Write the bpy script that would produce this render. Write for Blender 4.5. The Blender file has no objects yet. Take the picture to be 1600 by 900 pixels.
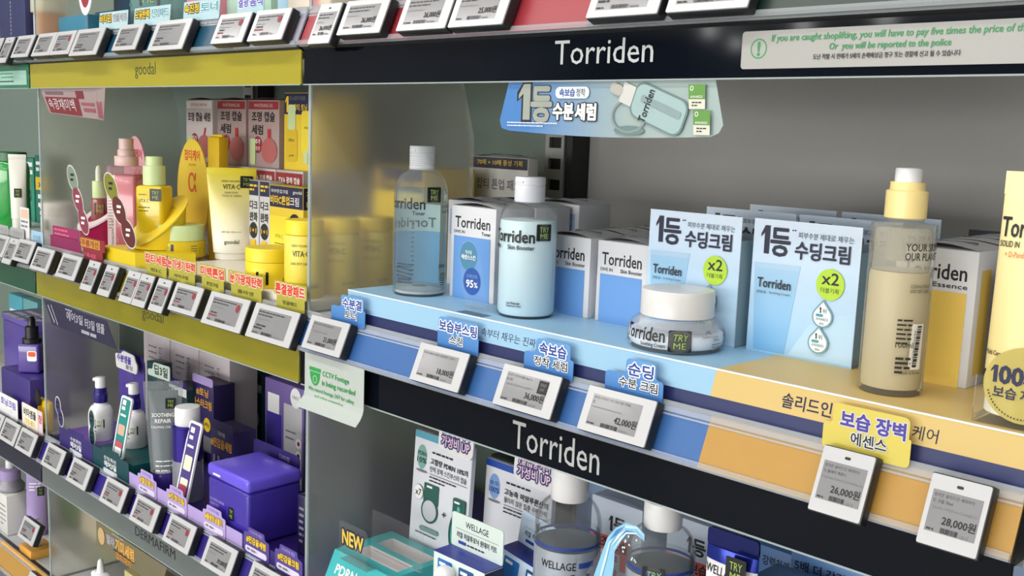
import bpy, bmesh, math, random
from mathutils import Vector, Matrix
random.seed(7)
SC = bpy.context.scene
COL = SC.collection
pi = math.pi
sin, cos, rad = math.sin, math.cos, math.radians

# ------------------------------------------------------------------ camera
yaw, pitch, roll, FPX = 0.77437451, 0.14600673, 0.03737405, 1614.52661
fwd = Vector((-sin(yaw)*cos(pitch), cos(yaw)*cos(pitch), -sin(pitch)))
rgt = Vector((cos(yaw), sin(yaw), 0)); upv = rgt.cross(fwd)
r2 = cos(roll)*rgt + sin(roll)*upv; u2 = -sin(roll)*rgt + cos(roll)*upv
cam_d = bpy.data.cameras.new('camera'); cam_d.sensor_width = 36; cam_d.lens = 36*FPX/1600
cam_d.clip_start = 0.02
cam_o = bpy.data.objects.new('camera', cam_d); COL.objects.link(cam_o)
M = Matrix((r2, u2, -fwd)).transposed().to_4x4(); M.translation = (0, 0, 1.5)
cam_o.matrix_world = M
SC.camera = cam_o

# ------------------------------------------------------------------ light
W = bpy.data.worlds.new('store_light'); SC.world = W; W.use_nodes = True
bg = W.node_tree.nodes['Background']
bg.inputs[0].default_value = (0.86, 0.93, 1.0, 1); bg.inputs[1].default_value = 0.30
def area(name, loc, sx, sy, power, color=(1, 0.97, 0.93), rot=(0, 0, 0)):
    l = bpy.data.lights.new(name, 'AREA'); l.shape = 'RECTANGLE'; l.size = sx; l.size_y = sy
    l.energy = power; l.color = color
    o = bpy.data.objects.new(name, l); o.location = loc; o.rotation_euler = rot; COL.objects.link(o)
    return o
for y, p in ((-.12, 62), (-1.5, 20), (-3.0, 40), (-4.6, 80), (-6.4, 125)):
    area('aisle_strip_lamp', (-0.9, y, 2.68), 5.6, 0.16, p)
area('added_fill_light', (-1.2, -8.8, 1.15), 12, 1.7, 660, (1, .98, .95), (pi/2, 0, 0))  # fill light added to lift the shelf interiors, no known source there
for x, y, z, p, rr in ((-4.06, -6.97, 2.6, 9, .075), (-4.97, -7.23, 2.6, 9, .07), (-6.48, -8.48, 2.6, 7, .06), (-6.0, -7.25, 2.6, 7, .06), (-2.87, -1.86, 2.6, 7, .09), (-3.30, -1.75, 2.6, 6, .06), (-4.24, -1.97, 2.6, 6, .06)):
    l = bpy.data.lights.new('ceiling_bulb', 'POINT'); l.shadow_soft_size = rr; l.energy = p
    o = bpy.data.objects.new('ceiling_bulb', l); o.location = (x, y, z); COL.objects.link(o)
vs = SC.view_settings
vs.view_transform = 'Standard'; vs.look = 'None'; vs.exposure = -0.42; vs.gamma = 1; vs.use_curve_mapping = False
try: SC.cycles.max_bounces = 10; SC.cycles.transparent_max_bounces = 24; SC.cycles.sample_clamp_indirect = 4
except Exception: pass

# ------------------------------------------------------------------ materials
def lin(c):
    return tuple(((v/255)/12.92 if v/255 <= .04045 else ((v/255+.055)/1.055)**2.4) for v in c)
_m = {}
def paint(name, rgb, rough=0.45, metal=0.0, k=1.0, spec=0.5, coat=0.0, grain=0.0):
    if name in _m: return _m[name]
    m = bpy.data.materials.new(name); m.use_nodes = True
    b = m.node_tree.nodes['Principled BSDF']
    c = [min(.9, v*k) for v in lin(rgb)]
    b.inputs['Base Color'].default_value = (*c, 1)
    b.inputs['Roughness'].default_value = rough; b.inputs['Metallic'].default_value = metal
    b.inputs['Specular IOR Level'].default_value = spec
    if coat: b.inputs['Coat Weight'].default_value = coat; b.inputs['Coat Roughness'].default_value = .06
    if grain:
        nt = m.node_tree; n = nt.nodes.new('ShaderNodeTexNoise'); n.inputs['Scale'].default_value = 60; n.inputs['Detail'].default_value = 4
        tc = nt.nodes.new('ShaderNodeTexCoord'); nt.links.new(tc.outputs['Object'], n.inputs['Vector'])
        mx = nt.nodes.new('ShaderNodeMix'); mx.data_type = 'RGBA'
        mx.inputs['A'].default_value = (*[v*(1-grain) for v in c], 1); mx.inputs['B'].default_value = (*[min(1, v*(1+grain)) for v in c], 1)
        nt.links.new(n.outputs['Fac'], mx.inputs['Factor']); nt.links.new(mx.outputs['Result'], b.inputs['Base Color'])
    _m[name] = m; return m
def clear(name, tint=(255, 255, 255), see=0.9, gloss=0.05):
    """thin clear plastic: see-through sheet with a glossy skin"""
    if name in _m: return _m[name]
    m = bpy.data.materials.new(name); m.use_nodes = True; nt = m.node_tree
    for n in list(nt.nodes): nt.nodes.remove(n)
    out = nt.nodes.new('ShaderNodeOutputMaterial')
    t = nt.nodes.new('ShaderNodeBsdfTransparent'); t.inputs[0].default_value = (*[v**.3 for v in lin(tint)], 1)
    d = nt.nodes.new('ShaderNodeBsdfDiffuse'); d.inputs[0].default_value = (*[min(.85, v) for v in lin(tint)], 1)
    g = nt.nodes.new('ShaderNodeBsdfGlossy'); g.inputs['Roughness'].default_value = gloss
    m1 = nt.nodes.new('ShaderNodeMixShader'); m1.inputs[0].default_value = see
    nt.links.new(d.outputs[0], m1.inputs[1]); nt.links.new(t.outputs[0], m1.inputs[2])
    lw = nt.nodes.new('ShaderNodeLayerWeight'); lw.inputs['Blend'].default_value = 0.10
    m2 = nt.nodes.new('ShaderNodeMixShader'); ml = nt.nodes.new('ShaderNodeMath'); ml.operation = 'MULTIPLY'; ml.inputs[1].default_value = .55; nt.links.new(lw.outputs['Fresnel'], ml.inputs[0]); nt.links.new(ml.outputs[0], m2.inputs[0])
    nt.links.new(m1.outputs[0], m2.inputs[1]); nt.links.new(g.outputs[0], m2.inputs[2])
    nt.links.new(m2.outputs[0], out.inputs[0]); _m[name] = m; return m
def frosted(name, rgb, rough=0.3, diff=0.25):
    if name in _m: return _m[name]
    m = bpy.data.materials.new(name); m.use_nodes = True; nt = m.node_tree
    b = nt.nodes['Principled BSDF']; c = lin(rgb)
    b.inputs['Base Color'].default_value = (*c, 1); b.inputs['Roughness'].default_value = rough
    b.inputs['Transmission Weight'].default_value = 1 - diff; b.inputs['IOR'].default_value = 1.3
    _m[name] = m; return m
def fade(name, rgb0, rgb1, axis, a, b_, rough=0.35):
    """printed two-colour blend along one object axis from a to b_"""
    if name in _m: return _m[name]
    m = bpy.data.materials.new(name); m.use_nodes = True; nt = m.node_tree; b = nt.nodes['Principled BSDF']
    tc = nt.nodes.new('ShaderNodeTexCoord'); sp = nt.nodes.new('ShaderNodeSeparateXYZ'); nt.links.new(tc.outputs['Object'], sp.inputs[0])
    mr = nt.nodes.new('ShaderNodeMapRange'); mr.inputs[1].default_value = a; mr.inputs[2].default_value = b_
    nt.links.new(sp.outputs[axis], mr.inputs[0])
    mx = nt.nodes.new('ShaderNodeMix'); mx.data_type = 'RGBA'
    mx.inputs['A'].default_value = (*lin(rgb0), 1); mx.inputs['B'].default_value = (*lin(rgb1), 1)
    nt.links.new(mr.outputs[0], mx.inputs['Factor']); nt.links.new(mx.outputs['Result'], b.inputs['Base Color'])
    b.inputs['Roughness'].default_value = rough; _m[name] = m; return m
INK = paint('black ink', (18, 20, 26), .5); NAVYINK = paint('navy ink', (22, 24, 62), .5)
WHITE = paint('white card', (208, 209, 213), .45); WHITEP = paint('white plastic', (236, 236, 238), .3)
WINK = paint('white ink', (245, 245, 245), .5); GREYINK = paint('grey ink', (120, 122, 128), .5)
REDINK = paint('red ink', (190, 40, 50), .5); DARKRED = paint('dark red ink', (150, 42, 58), .5)
YELINK = paint('yellow ink', (240, 200, 40), .5); ORINK = paint('orange ink', (226, 92, 50), .5)
LIME = paint('lime ink', (176, 214, 50), .5); TRYLIME = paint('sticker lime ink', (150, 182, 84), .5)
STICKER = paint('black sticker', (14, 15, 17), .35); BLUEINK = paint('blue ink', (98, 148, 208), .45)
TEALINK = paint('teal ink', (70, 150, 160), .5); GREENINK = paint('green ink', (50, 140, 90), .5)
PURINK = paint('purple ink', (82, 62, 170), .5); PINKINK = paint('pink ink', (222, 110, 140), .5)
CLEAR = clear('clear acrylic', (244, 248, 248), .975); CLEARB = clear('clear bottle plastic', (236, 242, 244), .94)
EDGE = clear('acrylic edge', (200, 212, 212), .55)
SILVER = paint('silver lettering', (178, 181, 181), .4, .2)

# ------------------------------------------------------------------ mesh builder
_tx = {}
def text_mesh(s):
    if s not in _tx:
        cu = bpy.data.curves.new('t', 'FONT'); cu.body = s; cu.size = 1; cu.resolution_u = 2; cu.fill_mode = 'FRONT'
        o = bpy.data.objects.new('t', cu); me = bpy.data.meshes.new_from_object(o)
        v = [(p.co.x, p.co.y) for p in me.vertices]; f = [tuple(p.vertices) for p in me.polygons]
        bpy.data.objects.remove(o); bpy.data.curves.remove(cu); bpy.data.meshes.remove(me)
        xs = [p[0] for p in v]; ys = [p[1] for p in v]
        x0, y0, w, h = min(xs), min(ys), max(xs)-min(xs), max(ys)-min(ys)
        _tx[s] = ([(a-x0, b-y0) for a, b in v], f, w, h)
    return _tx[s]
def rrect(x0, x1, z0, z1, r, n=4):
    r = min(r, (x1-x0)/2*.999, (z1-z0)/2*.999); p = []
    for cx, cz, a in ((x1-r, z0+r, -90), (x1-r, z1-r, 0), (x0+r, z1-r, 90), (x0+r, z0+r, 180)):
        for i in range(n+1):
            t = rad(a+90*i/n); p.append((cx+r*cos(t), cz+r*sin(t)))
    return p
def ell(cx, cz, rx, rz, n=28, tilt=0):
    o = []
    for i in range(n):
        t = 2*pi*i/n; x, z = rx*cos(t), rz*sin(t)
        o.append((cx+x*cos(tilt)-z*sin(tilt), cz+x*sin(tilt)+z*cos(tilt)))
    return o
def rnd(pts, r, n=4):
    """round the corners of a polygon"""
    o = []; N = len(pts)
    for i in range(N):
        p0, p1, p2 = Vector(pts[i-1]), Vector(pts[i]), Vector(pts[(i+1) % N])
        a, b = p0-p1, p2-p1; k = min(r, a.length*.48, b.length*.48)
        A, B = p1+a.normalized()*k, p1+b.normalized()*k
        for j in range(n+1):
            t = j/n; q = (1-t)**2*A + 2*t*(1-t)*p1 + t*t*B; o.append((q.x, q.y))
    return o
class MB:
    def __init__(s): s.v = []; s.f = []; s.m = []; s.sm = []; s.map = None; s.d = 0.0
    def add(s, v, f, m, smooth=False):
        o = len(s.v); s.v += [tuple(p) for p in v]
        for q in f: s.f.append(tuple(i+o for i in q)); s.m.append(m); s.sm.append(smooth)
    def box(s, x0, x1, y0, y1, z0, z1, m, bev=0.0, seg=2, smooth=True):
        if bev <= 0:
            v = [(x, y, z) for z in (z0, z1) for y in (y0, y1) for x in (x0, x1)]
            s.add(v, [(0, 2, 3, 1), (4, 5, 7, 6), (0, 1, 5, 4), (2, 6, 7, 3), (0, 4, 6, 2), (1, 3, 7, 5)], m); return
        bm = bmesh.new(); bmesh.ops.create_cube(bm, size=1)
        for q in bm.verts: q.co = ((x0+x1)/2+q.co.x*(x1-x0), (y0+y1)/2+q.co.y*(y1-y0), (z0+z1)/2+q.co.z*(z1-z0))
        bmesh.ops.bevel(bm, geom=bm.edges[:], offset=bev, segments=seg, affect='EDGES', profile=.5)
        bm.verts.index_update(); s.add([q.co[:] for q in bm.verts], [tuple(q.index for q in f.verts) for f in bm.faces], m, smooth); bm.free()
    def lathe(s, prof, m, cx=0, cy=0, seg=48, smooth=True, sx=1, sy=1, cap=True):
        v = []; f = []; n = len(prof)
        for r, z in prof:
            for i in range(seg):
                t = 2*pi*i/seg; v.append((cx+sx*r*cos(t), cy+sy*r*sin(t), z))
        for k in range(n-1):
            for i in range(seg):
                j = (i+1) % seg; f.append((k*seg+i, k*seg+j, (k+1)*seg+j, (k+1)*seg+i))
        if cap and prof[0][0] > 1e-6: f.append(tuple(range(seg-1, -1, -1)))
        if cap and prof[-1][0] > 1e-6: f.append(tuple((n-1)*seg+i for i in range(seg)))
        s.add(v, f, m, smooth)
    def prism(s, pts, y0, y1, m, mback=None, mside=None):
        """outline in x,z given depth from y0 (front) to y1"""
        n = len(pts); A = sum(pts[i][0]*pts[(i+1) % n][1]-pts[(i+1) % n][0]*pts[i][1] for i in range(n))
        if A < 0: pts = pts[::-1]
        s.add([(x, y0, z) for x, z in pts], [tuple(range(n))], m)
        s.add([(x, y1, z) for x, z in pts], [tuple(range(n-1, -1, -1))], mback or m)
        s.add([(x, y, z) for y in (y0, y1) for x, z in pts], [(i, i+n, (i+1) % n+n, (i+1) % n) for i in range(n)], mside or m)
    def ext(s, prof, x0, x1, m, smooth=False):
        """profile in y,z run along x"""
        n = len(prof)
        s.add([(x, y, z) for x in (x0, x1) for y, z in prof], [(i, (i+1) % n, (i+1) % n+n, i+n) for i in range(n)]+[tuple(range(n-1, -1, -1)), tuple(range(n, 2*n))], m, smooth)
    def tube(s, path, r, m, seg=10):
        rings = []; v = []; f = []
        P = [Vector(p) for p in path]
        for i, p in enumerate(P):
            d = (P[min(i+1, len(P)-1)]-P[max(i-1, 0)]).normalized(); a = d.orthogonal().normalized(); b = d.cross(a)
            for k in range(seg): t = 2*pi*k/seg; v.append(p+r*(a*cos(t)+b*sin(t)))
        for i in range(len(P)-1):
            for k in range(seg): j = (k+1) % seg; f.append((i*seg+k, i*seg+j, (i+1)*seg+j, (i+1)*seg+k))
        f += [tuple(range(seg-1, -1, -1)), tuple((len(P)-1)*seg+k for k in range(seg))]
        s.add(v, f, m, True)
    def loft(s, rings, m, smooth=True, cap=True):
        n = len(rings[0]); v = [p for r in rings for p in r]; f = []
        for k in range(len(rings)-1):
            for i in range(n): j = (i+1) % n; f.append((k*n+i, k*n+j, (k+1)*n+j, (k+1)*n+i))
        if cap: f += [tuple(range(n-1, -1, -1)), tuple((len(rings)-1)*n+i for i in range(n))]
        s.add(v, f, m, smooth)
    # ---- printing laid on a surface; map turns (u, v, lift) into a point
    def flat(s, y, x=0, z=0, d0=.00015): s.map = lambda u, v, d: (x+u, y-d, z+v); s.d = d0; return s
    def flatm(s, Mx, d0=.00015): s.map = lambda u, v, d: tuple(Mx @ Vector((u, -d, v))); s.d = d0; return s
    def cyl(s, r, phi=0, cx=0, cy=0, d0=.0003):
        """r may be a function of height"""
        R = r if callable(r) else (lambda z: r)
        R0 = R(0) if not callable(r) else None
        def f(u, v, d):
            q = R(v)+d; a = phi + u/(R0 or max(R(v), 1e-4)); return (cx+q*sin(a), cy-q*cos(a), v)
        s.map = f; s.d = d0; return s
    def put(s, pts2, faces, m):
        s.add([s.map(u, v, s.d) for u, v in pts2], faces, m)
    def nx(s, k=.00012): s.d += k; return s
    def poly(s, pts, m):
        n = len(pts); A = sum(pts[i][0]*pts[(i+1) % n][1]-pts[(i+1) % n][0]*pts[i][1] for i in range(n))
        s.put(pts if A > 0 else pts[::-1], [tuple(range(n))], m); s.nx()
    def rect(s, u0, u1, v0, v1, m, n=1):
        p = []; f = []
        for i in range(n+1): u = u0+(u1-u0)*i/n; p += [(u, v0), (u, v1)]
        for i in range(n): f.append((2*i, 2*i+2, 2*i+3, 2*i+1))
        s.put(p, f, m); s.nx()
    def one(s, u, v, w, h, m, out=0, mo=None):
        p = [(0, .70*h), (.42*w, h), (w, h), (w, 0), (.40*w, 0), (.40*w, .74*h), (0, .58*h)]
        if out:
            q = [(-out, .70*h+out), (.42*w-out*.3, h+out), (w+out, h+out), (w+out, -out), (.40*w-out, -out), (.40*w-out, .74*h-out*1.6), (-out, .58*h-out)]
            s.poly([(u+x, v+z) for x, z in q], mo)
        s.poly([(u+x, v+z) for x, z in p], m)
    def line(s, u0, v0, u1, v1, t, m):
        d = Vector((u1-u0, v1-v0)); q = Vector((-d.y, d.x)).normalized()*t/2
        s.put([(u0-q.x, v0-q.y), (u1-q.x, v1-q.y), (u1+q.x, v1+q.y), (u0+q.x, v0+q.y)], [(0, 1, 2, 3)], m)
    def ring(s, cx, cz, rx, rz, t, m, n=32):
        p = ell(cx, cz, rx, rz, n)+ell(cx, cz, rx-t, rz-t, n)
        s.put(p, [(i, (i+1) % n, (i+1) % n+n, i+n) for i in range(n)], m); s.nx()
    def text(s, t, u, v, h, m, w=None, al='l', b=0, sx=1.0, out=None, mo=None, sh=0, rot=0, mir=False):
        """text with its lower left at u,v; h is the height of the whole string; b thickens the strokes; out adds an outline"""
        P, F, tw, th = text_mesh(t); kz = h/th; kx = kz*sx if w is None else w/tw
        W_ = tw*kx; ox = {'l': 0, 'c': -W_/2, 'r': -W_}[al]
        def lay(radius, mat, n):
            offs = [(0, 0)] if radius <= 0 else [(radius*cos(2*pi*i/n+.4), radius*sin(2*pi*i/n+.4)) for i in range(n)]+[(0, 0)]
            for dx, dz in offs:
                q = []
                for x, z in P:
                    if mir: x = tw-x
                    a, c = ox+x*kx+dx+sh*z*kz, z*kz+dz
                    if rot: a, c = a*cos(rot)-c*sin(rot), a*sin(rot)+c*cos(rot)
                    q.append((u+a, v+c))
                s.put(q, F, mat); s.nx(.000012)
            s.nx(.00006)
        if out: lay(out*h, mo, 12)
        lay(b*h, m, 6)
    def lines(s, u, v, w, n, pitch, t, m, seed=0, al='l'):
        """rows of print too small to read, as broken strokes"""
        R = random.Random(seed+n)
        for i in range(n):
            x = u; end = u+w*(1 if i < n-1 else R.uniform(.5, .9))
            while x < end:
                l = min(R.uniform(1.2, 4)*t*1.6, end-x); s.put([(x, v-i*pitch), (x+l, v-i*pitch), (x+l, v-i*pitch+t), (x, v-i*pitch+t)], [(0, 1, 2, 3)], m); x += l+t*.7
        s.nx()
    def bars(s, u, v, w, h, m, seed=1):
        R = random.Random(seed); x = u
        while x < u+w:
            l = R.choice((1, 1, 2, 3))*w/70; s.put([(x, v), (min(x+l, u+w), v), (min(x+l, u+w), v+h), (x, v+h)], [(0, 1, 2, 3)], m); x += l+R.choice((1, 1, 2))*w/70
        s.nx()
    def cut(s, name, parent):
        s.build(name, parent); n = MB(); n.map = s.map; n.d = s.d; return n
    def build(s, name, parent=None, label=None):
        me = bpy.data.meshes.new(name); me.from_pydata(s.v, [], s.f)
        ms = []
        for m in s.m:
            if m not in ms: ms.append(m)
        for m in ms: me.materials.append(m)
        idx = {m: i for i, m in enumerate(ms)}
        me.polygons.foreach_set('material_index', [idx[m] for m in s.m]); me.polygons.foreach_set('use_smooth', s.sm)
        me.update()
        if any(s.sm):
            try: me.set_sharp_from_angle(angle=rad(38))
            except Exception: pass
        o = bpy.data.objects.new(name, me); COL.objects.link(o)
        if parent: o.parent = parent
        if label: o['label'] = label
        return o
def thing(name, label, cat, loc=(0, 0, 0), rot=0, group=None, rx=0, ry=0):
    o = bpy.data.objects.new(name, None); COL.objects.link(o); o.empty_display_size = .02
    o.location = loc; o.rotation_euler = (rx, ry, rot); return tag(o, label, cat, group)
def tag(o, label, cat, group=None):
    o['label'] = label; o['category'] = cat
    if group: o['group'] = group
    return o
def struct(name, mb):
    o = mb.build(name); o['kind'] = 'structure'; return o
def dup(root, loc, label, rot=None):
    r = root.copy(); COL.objects.link(r); r.location = loc; r['label'] = label
    if rot is not None: r.rotation_euler = rot
    for ch in list(root.children):
        c = ch.copy(); COL.objects.link(c); c.parent = r
        for g in ch.children: d = g.copy(); COL.objects.link(d); d.parent = c
    return r
ORD = ['first', 'second', 'third', 'fourth', 'fifth', 'sixth', 'seventh', 'eighth', 'ninth', 'tenth', 'eleventh', 'twelfth']

# ------------------------------------------------------------------ the room
m = MB(); m.box(-9, 7, -9, 1.6, -.05, 0, paint('grey floor tile', (170, 168, 164), .35, grain=.06)); struct('floor', m)
m = MB(); m.box(-9, 7, -9, 1.6, 2.75, 2.8, paint('ceiling white', (215, 216, 214), .8, grain=.03)); struct('ceiling', m)
m = MB(); m.box(-9, 7, 1.5, 1.55, 0, 2.75, paint('wall grey', (150, 150, 148), .7, grain=.03)); struct('wall_back', m)
m = MB(); m.box(-9, 7, -9.05, -9, 0, 2.75, paint('wall dim', (120, 122, 124), .7, grain=.03)); struct('wall_front', m)
m = MB(); m.box(-7.2, 4.8, -8.98, -8.95, .3, 2.0, paint('fill light backing', (200, 206, 210), .2)); m.box(-7.3, 4.9, -8.99, -8.93, .22, .3, paint('fill light frame grey', (90, 92, 94), .4)); m.box(-7.3, 4.9, -8.99, -8.93, 2.0, 2.08, paint('fill light frame grey', (90, 92, 94), .4)); struct('fill_light_surround', m)  # invented pane and frame bars, added unseen behind the fill light
m = MB(); m.box(-9.05, -9, -9, 1.55, 0, 2.75, paint('wall pale', (190, 190, 186), .7)); struct('wall_left', m)
m = MB(); m.box(7, 7.05, -9, 1.55, 0, 2.75, paint('wall pale', (190, 190, 186), .7)); struct('wall_right', m)

# ------------------------------------------------------------------ shelving
YR = .783                       # depth of the rail's top edge
TILT = rad(22.5)
ZL = {3: 1.652, 2: 1.2585, 1: .876, 0: .574}
BAY = {'Z': (-3.85, -2.955), 'A': (-2.95, -2.05), 'B': (-2.043, -1.147), 'C': (-1.14, -.2345), 'D': (-.224, .676)}
BOARD = paint('shelf board', (196, 198, 200), .4, grain=.02)
RAILM = paint('rail backing', (26, 27, 30), .4)
LIP = clear('rail clear lip', (226, 232, 240), .74, .12)
def shelf(bay, lv, fasc, inserts, label, board=BOARD, fz=None):
    x0, x1 = BAY[bay]; z = ZL[lv]
    t = thing('gondola_shelf', label, 'shelf', (x0, YR, z), group='gondola shelves')
    L = x1-x0; m = MB()
    m.box(0, L, .012, .445, -.062, -.0025, board); m.build('shelf_board', t)
    m = MB(); m.ext([(.004, .0), (.012, -.002), (.012, -.055), (-.0095, -.055), (-.0185, -.049)], 0, L, RAILM); m.build('price_rail', t)
    up = Vector((0, sin(TILT), cos(TILT))); n = Vector((0, -cos(TILT), sin(TILT)))
    def pr(s_, o_): q = up*s_+n*o_; return (q.y, q.z)
    for a, b, mt in inserts:
        m = MB(); m.ext([pr(-.003, -.001), pr(-.003, .0012), pr(-.0515, .0012), pr(-.0515, -.001)], a-x0, b-x0, mt); m.build('rail_insert', t)
    m = MB()
    m.ext([pr(.001, -.002), pr(.001, .004), pr(-.0035, .0045), pr(-.0045, .0036), pr(-.009, .0036), pr(-.0095, .0014), pr(-.0035, .0014)], 0, L, LIP)
    m.ext([pr(-.0105, .0014), pr(-.0105, .0024), pr(-.0125, .0024), pr(-.0125, .0014)], 0, L, LIP)
    m.ext([pr(-.0475, .0014), pr(-.047, .0042), pr(-.050, .0052), pr(-.0535, .0048), pr(-.0535, -.001)], 0, L, LIP)
    m.build('clear_rail_lip', t)
    f0, f1 = fz or (-.0965, -.0478)
    m = MB(); m.box(0, L, -.013, -.010, f0, f1, fasc, .0006, 1)
    fa = m.build('fascia', t)
    m = MB(); m.box(0, L, -.0145, -.0132, f0-.001, f0+.0004, EDGE); m.build('fascia_edge_strip', fa)
    return t, fa
BLK = paint('black navy fascia', (8, 13, 22), .07, spec=.14)
YF3 = paint('yellow fascia', (160, 150, 46), .08, spec=.3); YF2 = paint('olive yellow fascia', (138, 130, 26), .12)
GRF = paint('grey fascia', (100, 108, 108), .3); GNF = paint('green fascia', (44, 112, 84), .15); DGF = paint('dark green fascia', (18, 76, 52), .2)
NVF = paint('navy fascia', (26, 30, 54), .25)
I_BLUE = paint('blue rail insert', (56, 100, 160), .35, grain=.04); I_YEL = paint('yellow rail insert', (178, 136, 64), .35, grain=.04)
I_RED = paint('coral rail insert', (152, 48, 58), .4); I_DGN = paint('dark green rail insert', (24, 44, 36), .35)
I_TEAL = paint('teal rail insert', (22, 72, 96), .4); I_LAV = paint('pale lilac rail insert', (176, 172, 190), .4)
I_OLV = paint('olive rail insert', (150, 140, 44), .4); I_PUR = paint('purple rail insert', (46, 34, 120), .4); I_GRY = paint('grey rail insert', (120, 126, 124), .4)
shC3, fC3 = shelf('C', 3, BLK, [(-1.14, -.66, I_RED), (-.66, -.2345, I_DGN)], 'shelf above the black header with pale serif lettering and an anti-theft notice')
shC2, fC2 = shelf('C', 2, BLK, [(-1.14, -.5045, I_BLUE), (-.5045, -.2345, I_YEL)], 'middle shelf with blue and yellow rail over black fascia')
shC1, fC1 = shelf('C', 1, BLK, [(-1.14, -.2345, I_BLUE)], 'lower shelf carrying the teal tray and silver bottles')
shB3, fB3 = shelf('B', 3, YF3, [(-2.043, -1.30, I_TEAL), (-1.30, -1.147, I_LAV)], 'upper shelf behind the shiny yellow header panel')
shB2, fB2 = shelf('B', 2, YF2, [(-2.043, -1.147, I_OLV)], 'middle shelf with olive yellow fascia under the yellow jars', paint('white shelf board', (226, 224, 216), .4))
shB1, fB1 = shelf('B', 1, GRF, [(-2.043, -1.147, I_PUR)], 'lower shelf with grey fascia under the purple tub', paint('purple shelf liner', (48, 30, 110), .35))
shB0, fB0 = shelf('B', 0, GRF, [(-2.043, -1.147, I_GRY)], 'bottom shelf below the grey fascia')
shA3, fA3 = shelf('A', 3, GNF, [(-2.95, -2.05, I_TEAL)], 'upper shelf at far left with green header panel')
shA2, fA2 = shelf('A', 2, DGF, [(-2.95, -2.05, I_GRY)], 'middle shelf at far left with dark green fascia')
shA1, fA1 = shelf('A', 1, NVF, [(-2.95, -2.05, I_LAV)], 'lower shelf at far left with navy fascia')
shA0, fA0 = shelf('A', 0, GRF, [(-2.95, -2.05, I_YEL)], 'bottom shelf at far left under the small orange stand')
shelf('D', 2, paint('dark grey fascia', (52, 54, 56), .3), [(-.224, .676, I_GRY)], 'shelf starting right of the upright at the far right edge')

def lettering(fa, bay, lv, fn, name='lettering'):
    m = MB(); m.flat(-.0131, -BAY[bay][0], -ZL[lv]); fn(m); return m.build(name, fa)
lettering(fC3, 'C', 3, lambda m: m.text('Torriden', -.706, 1.571, .0232, SILVER, w=.121, b=.002))
lettering(fC2, 'C', 2, lambda m: m.text('Torriden', -.744, 1.1705, .030, SILVER, w=.121, b=.002))
lettering(fB3, 'B', 3, lambda m: m.text('goodal', -1.612, 1.568, .0245, paint('olive ink', (66, 70, 30), .5), w=.070))
lettering(fB2, 'B', 2, lambda m: m.text('goodal', -1.600, 1.178, .0225, paint('olive ink', (66, 70, 30), .5), w=.074))
lettering(fB1, 'B', 1, lambda m: m.text('DERMAFIRM', -1.638, .797, .0165, INK, w=.142))
m = MB(); m.flat(-.0133, -BAY['C'][0], -ZL[3])
m.poly(rrect(-.492, -.243, 1.563, 1.594, .003), paint('notice grey', (160, 160, 156), .4))
G2 = paint('notice green ink', (52, 140, 84), .5)
m.ring(-.4755, 1.5795, .0078, .0083, .0011, G2); m.text('!', -.4755, 1.574, .011, G2, al='c', b=.06, sx=.9)
m.text('If you are caught shoplifting, you will have to pay five times the price of the product.', -.464, 1.5835, .0068, G2, w=.226, b=.02, sh=.12)
m.text('Or  you will be reported to the police', -.412, 1.5755, .0065, G2, w=.096, b=.02, sh=.12)
m.text('도난 적발 시 판매가 5배의 손해배상금 청구 또는 경찰에 신고 될 수 있습니다', -.425, 1.5695, .0042, INK, w=.117, b=.02)
m.build('notice_sticker', fC3, 'grey sticker with green anti-theft wording')
m = MB(); m.flat(-.0133, -BAY['A'][0], -ZL[3]); m.rect(-2.26, -2.06, 1.562, 1.589, paint('pale green sticker', (150, 190, 176), .45))
m.lines(-2.2, 1.583, .12, 1, .006, .002, GREENINK, 3); m.lines(-2.19, 1.576, .08, 1, .006, .002, GREENINK, 5); m.lines(-2.2, 1.568, .11, 1, .006, .002, INK, 8)
m.build('notice_sticker', fA3, 'pale green notice sticker')

# back panels and slotted uprights
def panel(x0, x1, rgb, label):
    m = MB(); m.box(x0, x1, 1.275, 1.290, .1, 2.1, paint('back panel %d %d %d' % rgb, rgb, .55, grain=.02)); tag(m.build('display_wall'), label, 'panel', 'gondola back panels')
panel(-1.085, -.238, (166, 164, 160), 'plain grey back panel behind the blue cartons')
panel(-2.0, -1.142, (110, 126, 117), 'greenish grey back panel behind the red and yellow cartons')
panel(-3.85, -2.06, (110, 126, 117), 'greenish grey back panel at far left behind green bottle')
panel(-.18, .68, (158, 156, 152), 'grey back panel beyond the right end of the shelves')
POST = paint('post grey metal', (150, 150, 148), .4, .3); HOLE = paint('slot black', (10, 10, 11), .7)
def upright(X, label):
    t = thing('upright_post', label, 'post', (X, 1.23, 0), group='slotted uprights')
    m = MB(); m.box(-.027, -.019, 0, .044, .05, 2.1, POST); m.box(.007, .013, 0, .044, .05, 2.1, POST)
    for k in range(60): m.box(-.019, .007, 0, .003, .06+k*.0335, .0765+k*.0335, POST)
    m.build('slotted_face', t)
    m = MB(); m.box(-.019, .007, .006, .044, .05, 2.1, HOLE); m.build('slot_channel', t)
    m = MB(); m.box(.0135, .0275, .004, .044, .05, 2.1, paint('dark side channel', (26, 27, 28), .5)); m.build('side_channel', t)
upright(-1.113, 'slotted grey metal upright behind the white capped bottles')
upright(-2.03, 'slotted grey metal upright behind the pink products')
upright(-.2, 'slotted grey metal upright at the right end of the shelves')
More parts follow.
